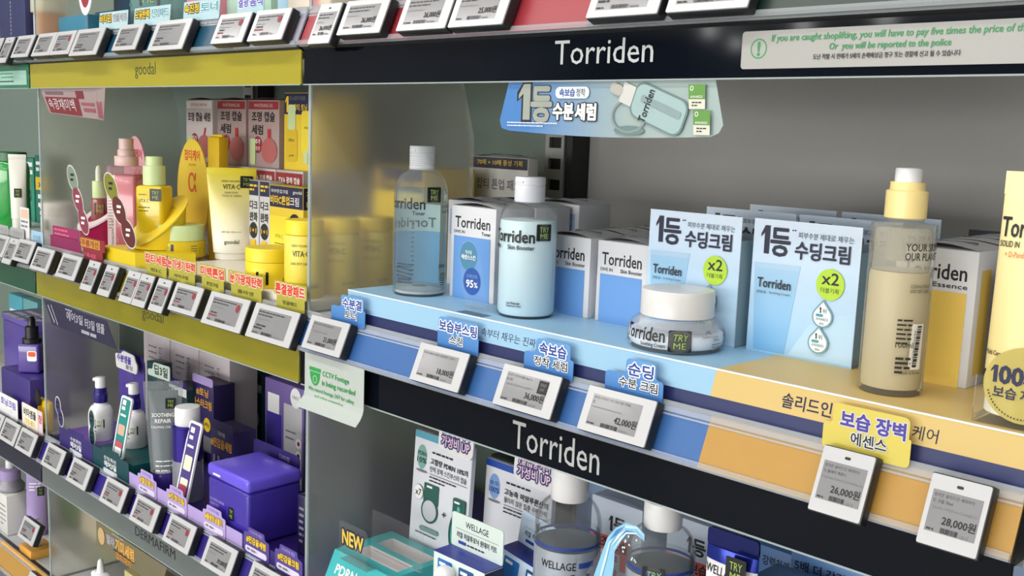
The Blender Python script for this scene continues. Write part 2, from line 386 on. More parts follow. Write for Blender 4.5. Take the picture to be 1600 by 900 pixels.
def divider(X, lv, top, mt, label, D=.290):
    t = thing('shelf_divider', label, 'divider', (X, .784, ZL[lv]), group='acrylic shelf dividers')
    h = top-ZL[lv]; m = MB(); m.prism([(0, 0), (D, 0), (D, h*.72), (D-.028, h), (0, h)], -.002, .002, mt)
    m.v = [(y, x, z) for x, y, z in m.v]; m.build('panel', t)
    m = MB(); m.box(-.0026, .0026, -.0025, .0, 0, h, EDGE); m.build('front_edge', t)
FR = frosted('frosted acrylic', (252, 251, 244), .27, .10)
divider(-1.1435, 2, 1.586, FR, 'frosted acrylic divider left of the blue riser')
divider(-1.1435, 1, 1.19, FR, 'frosted acrylic divider between purple tub and teal tray')
divider(-2.0385, 2, 1.586, FR, 'frosted acrylic divider left of the magenta card')
divider(-2.0465, 1, 1.19, FR, 'frosted acrylic divider left of white bottle with navy collar', .15)
divider(-2.0465, 0, .80, FR, 'frosted acrylic divider right of the small orange stand')
divider(-2.0465, 3, 1.95, FR, 'frosted acrylic divider standing on the upper shelf at left')
divider(-1.1435, 3, 1.95, FR, 'frosted acrylic divider at the left end of the coral rail')

# ------------------------------------------------------------------ electronic price tags
CASE = paint('tag black case', (30, 31, 34), .4); BEZ = paint('tag white bezel', (190, 191, 193), .22); SCR = paint('tag grey screen', (134, 134, 136), .14)
EINK = paint('tag dark ink', (40, 40, 44), .5); ERED = paint('tag red ink', (140, 46, 58), .5)
def ptag(X, lv, kind, label, lines=(), price=None, dot=False, sold=False, drop=0, roll=0, seed=0, rail=True):
    w, h = {'L': (.083, .0455), 'P': (.046, .0555), 'W': (.108, .0500)}[kind]
    t = thing('price_tag', label, 'price tag', (X, YR, ZL[lv]), group='electronic price tags', rx=-TILT)
    z1 = -.004-drop; z0 = z1-h; a = w/2
    m = MB(); m.box(-a, a, -.0165, -.0046, z0, z1, CASE, .0015); m.box(-a*.7, a*.7, -.0048, -.0016, z0+.010, z1-.008, CASE)
    m.build('case', t)
    m = MB(); e = .0006 if kind != 'P' else .0011
    m.prism(rrect(-a+e, a-e, z0+e, z1-e, .0015), -.018, -.0163, BEZ)
    if kind == 'P': m.flat(-.018); m.poly(rrect(-.0025, .0025, z1-.0085, z1-.0062, .001), CASE)
    m.build('bezel', t)
    if kind == 'P': s0, s1, q0, q1 = -a*.80, a*.80, z0+.0115, z1-.0125
    elif kind == 'L': s0, s1, q0, q1 = -a*.78, a*.66, z0+.0075, z1-.0075
    else: s0, s1, q0, q1 = -a*.76, a*.70, z0+.0075, z1-.0075
    m = MB(); m.flat(-.018); m.rect(s0, s1, q0, q1, SCR); W_ = s1-s0; H_ = q1-q0; o = s0+.0015
    if lines:
        zz = q1-.0045 if kind != 'P' else q1-.005
        for i, tx in enumerate(lines):
            hh = .0028 if i < len(lines)-1 or len(lines) == 1 else .0022
            P_ = text_mesh(tx); ww = min(W_-.003, hh*P_[2]/P_[3]*.9)
            m.text(tx, o, zz, hh, EINK if i < len(lines)-1 else GREYINK, w=ww); zz -= .0046
    else:
        m.lines(o, q1-.0045, W_*.8, 2, .0042, .0016, EINK, seed+1); m.lines(o, q1-.0145, W_*.55, 1, .004, .0013, GREYINK, seed+2)
    if price:
        ph = .0082 if kind != 'P' else .0074
        m.text(price+'원', s1-.0012, q0+.0062, ph, INK, w=W_*(.44 if kind != 'P' else .66), al='r', b=.018)
    else:
        m.lines(o+W_*.05, q0+.0115, W_*.4, 1, .004, .0021, EINK, seed+4); m.lines(o, q0+.0075, W_*.4, 1, .004, .0021, ERED if dot else EINK, seed+5)
    if dot: m.poly(ell(s1-W_*.10, q1-H_*.26, min(.0046, W_*.11), H_*.17), ERED)
    if sold: m.rect(s1-.013, s1, q1-.015, q1-.0015, STICKER); m.text('SOLD', s1-.0065, q1-.007, .003, SCR, al='c', w=.008); m.text('OUT', s1-.0065, q1-.012, .003, SCR, al='c', w=.006)
    m.bars(o+W_*.28, q0+.0006, W_*.34, .0038, EINK, seed+9); m.lines(o, q0+.0012, W_*.24, 1, .004, .0013, EINK, seed+3); m.lines(o+W_*.65, q0+.0012, W_*.28, 1, .004, .0013, GREYINK, seed+3)
    m.build('screen', t)
    return t
ptag(-1.068, 2, 'L', 'price tag reading 21,000 at the left end of the blue rail', ['토리든 다이브인 저분자 히알루론산 토', '너', 'Torriden Dive In Toner 300ml'], '21,000')
ptag(-.850, 2, 'L', 'price tag reading 18,000 on the blue rail', ['토리든 다이브인 저분자 히알루론산 스킨 부스', '터'], '18,000')
ptag(-.7135, 2, 'L', 'price tag with sold out mark reading 36,000 on blue rail', ['토리든 다이브인 세럼 50ml 리', '필 기획', 'Torriden Dive In Serum 50ml Re'], '36,000', sold=True)
ptag(-.595, 2, 'L', 'price tag reading 42,000 at the right end of blue rail', ['토리든 다이브인 수딩 크림 더블 기획세', '트', 'Torriden Dive-In Soothing Cream Double'], '42,000')
ptag(-.363, 2, 'P', 'upright price tag reading 26,000 on the yellow rail', ['토리든 솔리드인 세라마이', '드 올데이 에센스', 'Torriden Solid In Ceramide Al'], '26,000')
ptag(-.274, 2, 'P', 'upright price tag reading 28,000 on the yellow rail', ['토리든 솔리드인 세라마이', '드 크림 70ml', 'Torriden SOLID IN Ceramide Cr'], '28,000')
bs = [(-2.069, 'L', 0), (-1.974, 'L', 0), (-1.854, 'L', 0), (-1.759, 'P', 1), (-1.690, 'P', 1), (-1.608, 'P', 1), (-1.562, 'P', 1), (-1.504, 'P', 1), (-1.427, 'L', 1), (-1.310, 'W', 1), (-1.188, 'W', 0)]
for i, (X, k, d) in enumerate(bs):
    if i == 0: ptag(X, 2, k, 'wide price tag straddling the left end of the olive fascia', seed=i, drop=-.004)
    else: ptag(X, 2, k, '%s price tag on the olive yellow shelf rail, %s from its left end' % ({'L': 'wide', 'P': 'narrow upright', 'W': 'extra wide'}[k], ORD[i-1]), dot=bool(d), seed=i*3, drop=.0025)
ptag(-2.133, 2, 'P', 'narrow price tag beside the wide one at green fascia', seed=40, drop=-.002)
ptag(-2.200, 2, 'L', 'price tag at the left picture edge above the green fascia', seed=41, drop=-.002)
t3 = [(-2.115, 'P', 0), (-2.034, 'L', 0), (-1.935, 'L', 0), (-1.852, 'L', 1), (-1.753, 'W', 0), (-1.604, 'L', 0), (-1.466, 'W', 0), (-1.293, 'L', 1), (-1.198, 'L', 1)]
for i, (X, k, d) in enumerate(t3):
    ptag(X, 3, k, 'price tag above the yellow header, %s from the left of that row' % ORD[i], dot=bool(d), seed=60+i, drop=.003)
ptag(-2.19, 3, 'L', 'price tag at the left picture edge above green header', seed=71, drop=.003)
ptag(-1.0715, 3, 'P', 'narrow price tag reading 26,000 at the left end of the coral rail', price='26,000', seed=72, drop=.003)
ptag(-.998, 3, 'L', 'price tag reading 26,000 second on the coral rail', price='26,000', seed=73, drop=.003)
ptag(-.886, 3, 'L', 'price tag reading 26,000 touching the 25,000 tag on coral rail', price='26,000', seed=74, drop=.003)
ptag(-.7995, 3, 'L', 'price tag reading 25,000 on the coral rail', price='25,000', seed=75, drop=.003)
ptag(-.607, 3, 'L', 'price tag above the black header, last on the coral rail', seed=76, drop=.003)
ptag(-.516, 3, 'L', 'price tag above the black header on the dark green rail', seed=77, drop=.003)
for i, (X, d) in enumerate([(-1.950, 0), (-1.832, 0), (-1.690, 1), (-1.574, 1), (-1.456, 1), (-1.334, 0), (-1.209, 1)]):
    ptag(X, 1, 'L' if i < 0 else 'L', 'price tag over the grey fascia, %s from its left end' % ORD[i], dot=bool(d), seed=80+i, price='39,000' if i == 5 else None)
ptag(-2.085, 1, 'L', 'price tag over the navy fascia nearest the divider', seed=90)
ptag(-2.174, 1, 'L', 'price tag over the navy fascia second from divider', seed=91)
ptag(-2.262, 1, 'L', 'price tag over navy fascia at the left picture edge', seed=92)

# ------------------------------------------------------------------ small sign builders
def popcard(X, lv, pts, mt, fn, label, y=.7765, name='shelf_talker', clr=False, group='shelf talkers on the rails', z=None, lean=0):
    """outline in x,z about X and the rail top"""
    Z = ZL[lv] if z is None else z
    m = MB(); m.prism(pts, -.0004, .0004, mt); m.flat(-.0004); fn(m)
    o = m.build(name); o.location = (X, y, Z); o.rotation_euler = (lean, 0, 0); return tag(o, label, 'sign', group)
POPB = fade('talker blue', (66, 122, 190), (96, 152, 210), 2, 0, .035); POPW = paint('talker pale outline', (236, 240, 248), .4)
KINK = paint('talker blue ink', (38, 66, 150), .45)
def pop_shape(w, hb, cx, wt, ht):
    return rnd([(-w/2, -.004), (w/2, -.004), (w/2, hb), (cx+wt/2, hb), (cx+wt/2, ht), (cx-wt/2, ht), (cx-wt/2, hb), (-w/2, hb)], .005)
def blue_pop(X, w, t1, t2, label, cx=0, wt=None, w1=None, w2=None):
    wt = wt or w*.62; w1 = w1 or wt*.84
    def fn(m):
        m.text(t1, cx, .0185, .0125, KINK, w=w1, al='c', b=.035, out=.14, mo=POPW)
        m.text(t2, cx-.002, .006, .0095, INK, w=w2 or w1*.8, al='c', b=.02, out=.12, mo=POPW)
    popcard(X, 2, pop_shape(w, .0185, cx, wt, .0345), POPB, fn, label)
blue_pop(-1.048, .071, '수분결', '토너', 'blue shelf talker for toner left of the glass-clear bottle', cx=.009, wt=.047, w2=.024)
blue_pop(-.842, .068, '보습부스팅', '스킨', 'blue shelf talker above the 18,000 price tag', wt=.0655, w1=.062, w2=.022)
blue_pop(-.703, .069, '속보습', '정착 세럼', 'blue shelf talker above the sold out price tag', cx=.006, wt=.048, w1=.037, w2=.046)
blue_pop(-.5915, .070, '순딩', '수분 크림', 'blue shelf talker below the white lidded jar', cx=.008, wt=.036, w1=.030, w2=.046)
def fn(m):
    m.text('보습 장벽', .005, .0175, .0135, paint('violet ink', (70, 58, 150), .5), w=.054, al='c', b=.04, out=.1, mo=paint('pale grey outline', (210, 212, 214), .4))
    m.text('에센스', .003, .0045, .0105, INK, w=.030, al='c', b=.02, out=.1, mo=paint('pale grey outline', (210, 212, 214), .4))
popcard(-.3565, 2, pop_shape(.074, .019, .003, .064, .036), paint('talker mustard', (206, 190, 84), .4), fn, 'mustard yellow shelf talker above the 26,000 price tag')

# hanging banner under the black header
t = thing('hanging_sign', 'blue banner with silver number one hanging under the black header', 'sign', (-.645, .774, 1.556))
m = MB(); p = [(-.127, 0), (-.139, -.040), (-.136, -.048), (-.125, -.0505)]+[(-.125+.25*i/8, -.0505-.0035*sin(pi*i/8)) for i in range(1, 9)]+[(.133, -.047), (.137, -.040), (.126, 0)]
m.prism(p, -.0004, .0004, fade('banner blue to grey', (66, 122, 186), (150, 168, 166), 0, -.10, .03))
m.build('banner', t)
m = MB(); m.flat(-.0004); HOLO = paint('holographic foil', (206, 214, 204), .15, .7)
m.one(-.112, -.039, .0165, .036, HOLO, .0026, INK); m.text('등', -.093, -.0405, .034, HOLO, w=.027, b=.045, out=.07, mo=INK)
m.text('수분', -.063, -.038, .0155, WINK, w=.027, b=.045, out=.12, mo=INK); m.text('세럼', -.033, -.038, .0155, WINK, w=.026, b=.045, out=.12, mo=INK)
m.poly(rrect(-.060, -.016, -.0175, -.0062, .005), paint('pill pale', (206, 216, 220), .4)); m.text('속보습', -.0545, -.0155, .0075, KINK, w=.020, b=.03); m.text('정착', -.0325, -.0155, .0075, INK, w=.0115)
m.lines(-.126, -.0425, .07, 2, .003, .0009, WINK, 3)
# printed picture of a dropper bottle lying on its side
GL = paint('printed bottle glass', (150, 176, 176), .4); GD = paint('printed bottle shade', (96, 124, 124), .4)
m.poly(ell(.035, -.047, .018, .0045), GD); m.ring(.034, -.0335, .021, .016, .0022, paint('printed ripple', (124, 140, 138), .4))
A = rad(-20)
def rotp(pts, cx, cz): return [(cx+x*cos(A)-z*sin(A), cz+x*sin(A)+z*cos(A)) for x, z in pts]
m.poly(rotp(rrect(-.030, .034, -.017, .017, .010), .066, -.026), GD); m.poly(rotp(rrect(-.028, .032, -.0155, .0155, .009), .066, -.026), GL)
m.poly(rotp(rrect(-.044, -.029, -.0095, .0095, .001), .066, -.026), paint('printed collar', (196, 196, 192), .4)); m.poly(rotp(rrect(-.058, -.043, -.005, .005, .004), .066, -.026), paint('printed rubber', (170, 168, 160), .4))
m.poly(rotp(rrect(-.020, .028, -.001, .006, .002), .066, -.026), paint('printed pipette', (128, 150, 152), .4))
m.text('Torriden', .053, -.040, .008, INK, w=.031, rot=rad(70), b=.02)
for x0, z0 in ((.100, -.0265), (.107, -.0490)):
    m.poly([(x0+.002, z0), (x0+.019, z0), (x0+.018, z0+.0215), (x0, z0+.0215)], paint('award pale', (206, 206, 190), .4)); m.poly([(x0+.0012, z0+.0085), (x0+.0185, z0+.0085), (x0+.018, z0+.0215), (x0, z0+.0215)], paint('award green', (86, 140, 52), .4))
    m.ring(x0+.004, z0+.018, .0018, .0022, .0006, WINK, 14); m.text('AWARDS', x0+.003, z0+.0095, .0022, WINK, w=.013); m.lines(x0+.005, z0+.0052, .010, 2, .0026, .0010, INK, 2)
m.build('printed_face', t)

# cctv notice
t = thing('paper_notice', 'white paper notice about camera recording with green dome camera symbol', 'notice', (-1.050, .7585, 1.211))
m = MB(); N = 10; fr = []
for i in range(N+1):
    v = -.071*i/N; cur = .0 if i < 7 else -.012*((i-7)/3)**2
    fr.append([(-.0655 if i < 8 else -.0655-.002*(i-8), cur-.0003, v), (.061, cur-.0003, v), (.061, cur+.0003, v), (-.0655 if i < 8 else -.0655-.002*(i-8), cur+.0003, v)])
m.loft(fr, paint('notice paper', (176, 184, 179), .6), smooth=False); m.build('sheet', t)
m = MB(); m.flat(-.0003); GC = paint('notice bright green', (40, 150, 70), .5)
m.rect(-.055, -.029, -.0215, -.0165, GC); m.poly([(-.0535+.0115*(1-cos(pi*i/12)), -.0225-.018*sin(pi*i/12)) for i in range(13)], GC)
m.ring(-.042, -.032, .0045, .0052, .001, paint('notice paper', (176, 184, 179), .6)); 
m.text('CCTV Footage', -.025, -.0265, .0088, GC, w=.056, b=.02); m.text('is being recorded', -.026, -.0385, .0088, GC, w=.070, b=.02)
m.text('We record footage 24/7 for safety', -.056, -.049, .0062, GC, w=.098, b=.015); m.text('and crime prevention', -.042, -.0575, .0062, GC, w=.062, b=.015)
m.lines(-.045, -.0655, .074, 1, .003, .0028, INK, 4); m.build('printed_face', t)

# ------------------------------------------------------------------ blue and yellow riser on the middle shelf
t = thing('display_riser', 'long light blue and yellow riser platform under the bottles', 'riser', (0, 0, 0))
RB = paint('riser light blue', (152, 193, 221), .42, spec=.25); RY = paint('riser soft yellow', (210, 183, 118), .42, spec=.25); RN = paint('riser navy', (38, 46, 92), .35)
m = MB(); F, Bk, z0, zs, z1 = .7865, 1.225, 1.2562, 1.2722, 1.2985
XL, XR, XS, XSb = -1.062, -.2365, -.506, -.5115
m.add([(XL, F, z1), (XS, F, z1), (XS+.004, Bk, z1), (XL, Bk, z1)], [(0, 1, 2, 3)], RB); m.add([(XS, F, z1), (XR, F, z1), (XR, Bk, z1), (XS+.004, Bk, z1)], [(0, 1, 2, 3)], RY)
m.add([(XL, F, zs), (XSb, F, zs), (XS, F, z1), (XL, F, z1)], [(0, 1, 2, 3)], RB); m.add([(XSb, F, zs), (XR, F, zs), (XR, F, z1), (XS, F, z1)], [(0, 1, 2, 3)], RY)
m.add([(XL, F, z0), (XR, F, z0), (XR, F, zs), (XL, F, zs)], [(0, 1, 2, 3)], RN)
m.add([(XL, F, z0), (XL, F, z1), (XL, Bk, z1), (XL, Bk, z0)], [(0, 1, 2, 3)], RB); m.add([(XR, F, z0), (XR, Bk, z0), (XR, Bk, z1), (XR, F, z1)], [(0, 1, 2, 3)], RY)
m.add([(XL, Bk, z0), (XL, Bk, z1), (XR, Bk, z1), (XR, Bk, z0)], [(0, 1, 2, 3)], RB)
m.build('platform', t)
m = MB(); m.ext([(F-.0004, z1-.0012), (F-.0004, z1+.0003), (F+.0012, z1+.0003), (F+.0012, z1-.0012)], XL, XR, paint('riser edge gloss', (228, 236, 236), .25)); m.build('front_edge_trim', t)
m = MB(); m.flat(F); m.text('피부 속부터 채우는 진짜 보습 케어', -.838, 1.2785, .0098, NAVYINK, w=.150, b=.0, sh=.15)
m = m.cut('lettering', t); m.text('솔리드인', -.439, 1.2775, .0130, NAVYINK, w=.046, b=.015, sh=.1); m = m.cut('lettering', t); m.text('장벽 케어', -.350, 1.2765, .0115, NAVYINK, w=.046, sh=.1); m.build('lettering', t)

# ------------------------------------------------------------------ middle shelf: bottles
def ring_profile(pts): return pts
def try_sticker(m, u, v, w, h, script=False):
    m.poly(rrect(u, u+w, v, v+h, w*.06), STICKER)
    m.text('TRY', u+w/2, v+h*.53, h*.30, TRYLIME, al='c', w=w*.62, b=.0, sh=.2 if script else 0); m.text('ME', u+w/2, v+h*.15, h*.29, TRYLIME, al='c', w=w*.52, b=.0)
def curve(r0, z0, r1, z1, n=8, power=1):
    """quarter-ellipse shoulder from wide (r0,z0) to narrow (r1,z1)"""
    return [(r1+(r0-r1)*cos(pi/2*i/n), z0+(z1-z0)*sin(pi/2*i/n)) for i in range(n+1)]
ZR = 1.2985
FROSTCAP = clear('frosted clear cap', (226, 230, 234), .42, .2)
def screwcap(t, r, z0, z1, mt, ridges=True):
    m = MB(); p = [(r*.97, z0), (r, z0+.0008)]
    if ridges:
        n = 5
        for i in range(n): a = z0+.004+(z1-z0-.016)*i/n; p += [(r, a), (r*.965, a+.0008), (r, a+.0016)]
    p += [(r, z1-.0095), (r*.97, z1-.0090), (r, z1-.0085), (r, z1-.0015), (r*.96, z1), (0, z1)]
    m.lathe(p, mt); m.box(-r*.3, r*.3, -r*1.04, -r*.9, z1-.0065, z1-.0045, mt, .0006); m.build('flip_cap', t)
# --- clear toner bottle
t = thing('toner_bottle', 'tall clear toner bottle with frosted clear cap at left end of riser', 'bottle', (-.989, .843, ZR))
r = .0335; m = MB(); body = [(r*.93, 0), (r, .003), (r, .126)]+curve(r, .126, .0175, .1535)[1:]+[(.0165, .1565), (.0150, .1570)]
m.lathe(body, CLEARB); m.build('bottle_body', t)
m = MB(); m.lathe([(0, .007), (r*.94, .0065), (r*.945, .124)]+curve(r*.945, .124, r*.90, .1325, 4)[1:]+[(0, .1326)], clear('toner liquid', (196, 218, 222), .92, .03)); m.build('liquid', t)
m = MB(); m.lathe([(r*.5, .0015), (r*.9, .003), (r*.86, .0065), (r*.3, .010)], clear('bottle base ripple', (240, 244, 244), .45, .08), cap=False); m.build('base_ripple', t)
screwcap(t, .0158, .156, .185, FROSTCAP)
m = MB(); m.cyl(r); A0 = rad(58)*r
m.text('Torriden', A0, .1085, .0135, INK, w=.0595, al='r', b=.025); m.text('Toner', A0, .1015, .0046, INK, w=.0155, al='r', b=.03)
m = m.cut('brand_print', t)
m.text('YOUR SKIN IS', rad(98)*r, .1095, .0042, INK, w=.032, b=.01); m.text('OUR PLANET', rad(98)*r, .1035, .0042, INK, w=.030, b=.01)
m = m.cut('slogan_print', t); m.text('300ml', rad(92)*r, .036, .0048, INK, w=.0125, b=.02); m.lines(rad(98)*r, .028, .010, 6, .0028, .0011, INK, 5)
m = m.cut('volume_print', t); m.lines(rad(-4)*r, .040, .024, 2, .003, .0009, INK, 3)
m.text('Low Molecular', rad(-2)*r, .0205, .0028, INK, w=.020, b=.02); m.text('Hyaluronic Acid', rad(-2)*r, .0165, .0028, INK, w=.021, b=.02)
for k in range(3): m.line(rad(-6)*r, .036-k*.005, rad(34)*r, .033-k*.005, .0012, INK)
m.build('front_print', t)
m = MB(); m.cyl(r*.985, d0=-.0002); m.rect(rad(178)*r, rad(312)*r, .010, .0765, paint('back label blue', (136, 190, 230), .5), 20); m.rect(rad(178)*r, rad(312)*r, .0765, .111, paint('back label pale', (234, 240, 232), .5), 20)
m.d = -.0008; m.text('Torriden', rad(190)*r, .0815, .0125, paint('back print grey', (84, 92, 96), .5), w=.068, b=.02)
m.lines(rad(240)*r, .085, .004, 12, .006, .0015, paint('back print grey', (84, 92, 96), .5), 4)
m.build('back_label', t)
m = MB(); m.cyl(r, rad(62), d0=.0008); try_sticker(m, 0, .1175, .0185, .0185); m.build('tester_sticker', t)
# --- milky booster bottle
t = thing('booster_bottle', 'milky pale blue booster bottle with white flip cap in front of white cartons', 'bottle', (-.802, .843, ZR))
r = .0333; m = MB(); body = [(r*.90, 0), (r*.985, .003), (r, .007), (r, .107)]+curve(r, .107, .0195, .1275)[1:]+[(.0185, .1295), (.017, .130)]
m.lathe(body, CLEARB); m.build('bottle_body', t)
m = MB(); m.lathe([(0, .003), (r*.90, .003), (r*.965, .0065), (r*.965, .103), (r*.94, .109), (0, .1092)], fade('booster milk', (196, 224, 236), (206, 226, 232), 2, 0, .1)); m.build('liquid', t)
screwcap(t, .0172, .129, .157, paint('white cap', (226, 228, 236), .3), ridges=False)
m = MB(); m.cyl(r); A0 = rad(56)*r
m.text('Torriden', A0, .0855, .0135, INK, w=.0575, al='r', b=.028); m.text('Skin Booster', A0, .0778, .0046, INK, w=.0315, al='r', b=.03); m.text('DIVE IN', A0-.0575, .0778, .0042, INK, w=.0135, b=.02)
m = m.cut('brand_print', t); m.text('Low Molecular', rad(4)*r, .0165, .0027, INK, w=.0165, b=.03); m.text('Hyaluronic Acid', rad(4)*r, .013, .0027, INK, w=.0175, b=.03)
m = m.cut('ingredient_print', t)
for k in range(4): m.text('torriden dive-in low molecular hyaluronic acid skin booster', rad(101)*r+k*.0035, .022+k*.004, .0011 if k else .0014, GREYINK if k else INK, w=.052-k*.006, rot=pi/2)
m.build('front_print', t)
m = MB(); m.cyl(r, rad(59), d0=.0008); try_sticker(m, 0, .088, .0185, .0185); m.build('tester_sticker', t)
# --- soothing cream jar
t = thing('cream_jar', 'low clear cream jar with white lid and black sticker on blue riser', 'jar', (-.591, .840, ZR))
pj = [(.0440, 0), (.0470, .0015), (.0482, .005), (.0487, .010), (.0485, .016), (.0472, .022), (.0440, .027), (.0400, .0305), (.0375, .0315)]
m = MB(); m.lathe(pj, clear('thick clear jar', (240, 244, 250), .91, .05), seg=64); m.build('jar_body', t)
m = MB(); m.lathe([(0, .004), (.0435, .004), (.0462, .007), (.0468, .012), (.0460, .017), (0, .0172)], paint('cream white', (226, 234, 242), .4), seg=64)
m.build('cream', t)
m = MB(); m.lathe([(.0400, .0200), (.0410, .0225), (.0385, .0265), (.0360, .0290), (.0362, .0310)], clear('jar inner wall', (234, 238, 246), .72, .05), seg=64, cap=False); m.build('inner_cup', t)
m = MB(); m.lathe([(.0352, .0318), (.0364, .0325), (.0364, .0565), (.0352, .0582), (.0335, .0584), (0, .0584)], paint('lid white', (212, 211, 210), .28), seg=64); m.build('lid', t)
def jr(z):
    for (a, b), (c, d) in zip(pj, pj[1:]):
        if b <= z <= d: return a+(c-a)*(z-b)/(d-b)
    return .0487
m = MB(); R0 = .0485; m.map = lambda u, v, d: ((jr(v)+d)*sin(u/R0), -(jr(v)+d)*cos(u/R0), v); m.d = .0004
m.text('Torriden', rad(-38)*R0, .0118, .0128, INK, w=rad(61)*R0, b=.025); m.text('DIVE IN', rad(-40)*R0, .0070, .0030, INK, w=.0095); m.text('Soothing Cream', rad(24)*R0, .0055, .0046, INK, w=.0265, al='r', b=.02)
m = m.cut('brand_print', t); m.poly([(rad(70)*R0, .0205), (rad(73)*R0, .0235), (rad(77)*R0, .024), (rad(80)*R0, .0205), (rad(75)*R0, .0215)], GREYINK)
m.text('CLEAN & VEGAN', rad(66)*R0, .0170, .0020, INK, w=.021); m.text('100ml', rad(82)*R0, .0135, .0030, INK, w=.0085); m.lines(rad(80)*R0, .010, .014, 3, .0026, .0011, GREYINK, 6)
m.build('front_print', t)
m = MB(); m.map = lambda u, v, d: ((jr(v)+d)*sin(u/R0), -(jr(v)+d)*cos(u/R0), v); m.d = .0009; try_sticker(m, rad(27)*R0, .0035, .0225, .0205, True); m.build('tester_sticker', t)
# --- essence pump bottle
t = thing('essence_bottle', 'tall milky beige essence bottle with cream yellow collar and white pump', 'bottle', (-.368, .838, ZR))
r = .0262; m = MB(); m.lathe([(r*.93, 0), (r, .0025), (r, .139), (r*.985, .1418), (r*.72, .1425), (.0150, .1435), (.0150, .1462)], clear('essence clear wall', (226, 224, 214), .88, .05)); m.build('bottle_body', t)
m = MB(); m.lathe([(0, .0055), (r*.90, .0055), (r*.92, .008), (r*.92, .099), (r*.88, .103), (0, .1032)], paint('essence milk', (200, 188, 152), .4)); m.build('liquid', t)
m = MB(); m.lathe([(0, .1035), (r*.86, .1035), (r*.89, .110), (r*.89, .135), (r*.8, .139), (0, .139)], clear('essence film', (232, 228, 214), .72, .1)); m.build('inner_film', t)
m = MB(); m.lathe([(.0160, .1462), (.0167, .147), (.0167, .1685), (.0160, .1692), (.0146, .1694), (.0140, .170), (.0140, .1755), (.0136, .1762), (0, .1762)], paint('collar cream yellow', (236, 214, 146), .35)); m.build('collar', t)
m = MB(); m.lathe([(.0108, .1762), (.0108, .1860), (.0102, .1874), (.0088, .1876), (.0085, .1868), (0, .1868)], WHITEP); m.build('pump_head', t)
m = MB(); m.cyl(r); E_ = paint('soft black ink', (40, 38, 34), .5)
m.text('YOUR SKIN IS', rad(30)*r, .1215, .0060, E_, w=.040, b=.015); m.text('OUR PLANET', rad(30)*r, .1140, .0060, E_, w=.034, b=.015)
m = m.cut('slogan_print', t); m.text('CLEAN & VEGAN', rad(44)*r, .0915, .0028, E_, w=.018); m.text('EASY DRY LABEL', rad(44)*r, .0875, .0028, E_, w=.018)
m = m.cut('vegan_print', t); m.lines(rad(27)*r, .064, .012, 6, .0038, .0015, E_, 8); m.text('100ml', rad(27)*r, .042, .0048, E_, w=.014); m.lines(rad(29)*r, .032, .012, 4, .0038, .0020, E_, 9); m.text('Made in Korea', rad(38)*r, .020, .0026, E_, w=.018)
m.build('front_print', t)
m = MB(); m.cyl(r, rad(52), d0=.0007); m.rect(0, .0115, .024, .062, paint('barcode sticker', (222, 218, 206), .4), 6)
for k in range(22): m.rect(.0035, .0072, .026+k*.0016, .0268+k*.0016+(.0006 if k % 3 == 0 else 0), INK, 2)
m.text('8809784600290', .0024, .027, .0012, INK, w=.03, rot=pi/2); m.build('barcode_sticker', t)
m = MB(); m.cyl(r*.95, d0=-.001); m.poly(rrect(rad(258)*r, rad(296)*r, .108, .136, .003), paint('see-through label back', (168, 170, 160), .4)); m.poly(rrect(rad(186)*r, rad(226)*r, .108, .136, .003), paint('see-through label back', (168, 170, 160), .4))
m.d = -.0018; m.text('omo', rad(262)*r, .118, .006, INK, w=.0145, b=.02); m.build('back_label', t)

# --- cartons
def carton(name, label, X, Y, w, d, h, fn, group=None, z=ZR, bodym=WHITE, flap=True, cat='carton', rot=0, sidefn=None):
    t = thing(name, label, cat, (X, Y, z), rot, group)
    m = MB(); m.box(-w/2, w/2, 0, d, 0, h, bodym, .0012, 2); m.build('box_body', t)
    m = MB(); m.flat(0); fn(m, w, h); m.build('printed_face', t)
    if sidefn:
        m = MB(); m.map = lambda u, v, dd: (w/2+dd, u, v); m.d = .00015; sidefn(m, d, h); m.build('printed_side', t)
    if flap:
        m = MB(); n = 8; rows = []
        for i in range(n+1):
            a = i/n; zz = .0012+.0045*sin(pi*a)
            rows.append([(-w/2+.001+(w-.002)*a, .002, zz+h-.0012), (-w/2+.001+(w-.002)*a, d-.001, zz+h-.0012)])
        v = [p for q in rows for p in q]; m.add(v, [(2*i, 2*i+2, 2*i+3, 2*i+1) for i in range(n)], bodym, True)
        m.box(-w*.25, w*.30, d*.52, d*.535, h+.0028, h+.0048, paint('flap slit', (90, 90, 92), .6)); m.build('top_flap', t)
    return t
def face_torriden(sub1, sub2, ink):
    def fn(m, w, h):
        m.text('Torriden', -w*.40, h-.0265, .0135, INK, w=w*.78, b=.02); m.text(sub1, -w*.42, h-.0335, .0036, INK, w=w*.24, b=.01); m.text(sub2, w*.40, h-.0335, .0042, INK, w=w*(.2 if len(sub2) < 7 else .42), al='r', b=.015)
        m.rect(-w*.42, w*.40, .0, h-.037, ink)
    return fn
def side_blue(m, d, h): m.rect(.012, d*.6, h*.55, h*.80, paint('side panel dusty blue', (150, 174, 212), .45))
def face_planet(m, w, h):
    m.rect(-w*.44, w*.42, h-.046, h-.012, paint('side panel dusty blue', (150, 174, 212), .45)); m.text('YOUR SKIN IS', -w*.40, h-.026, .0058, WINK, w=w*.76, b=.02); m.text('OUR PLANET', -w*.40, h-.036, .0058, WINK, w=w*.66, b=.02); m.lines(-w*.4, h*.45, w*.6, 4, .006, .0016, GREYINK, 5)
tn = face_torriden('DIVE IN', 'Toner', BLUEINK); sb = face_torriden('DIVE IN', 'Skin Booster', BLUEINK)
G = 'white toner cartons'
carton('toner_carton', 'white toner carton in front row right of the clear bottle', -.9135, .862, .079, .064, .1145, tn, G, sidefn=side_blue)
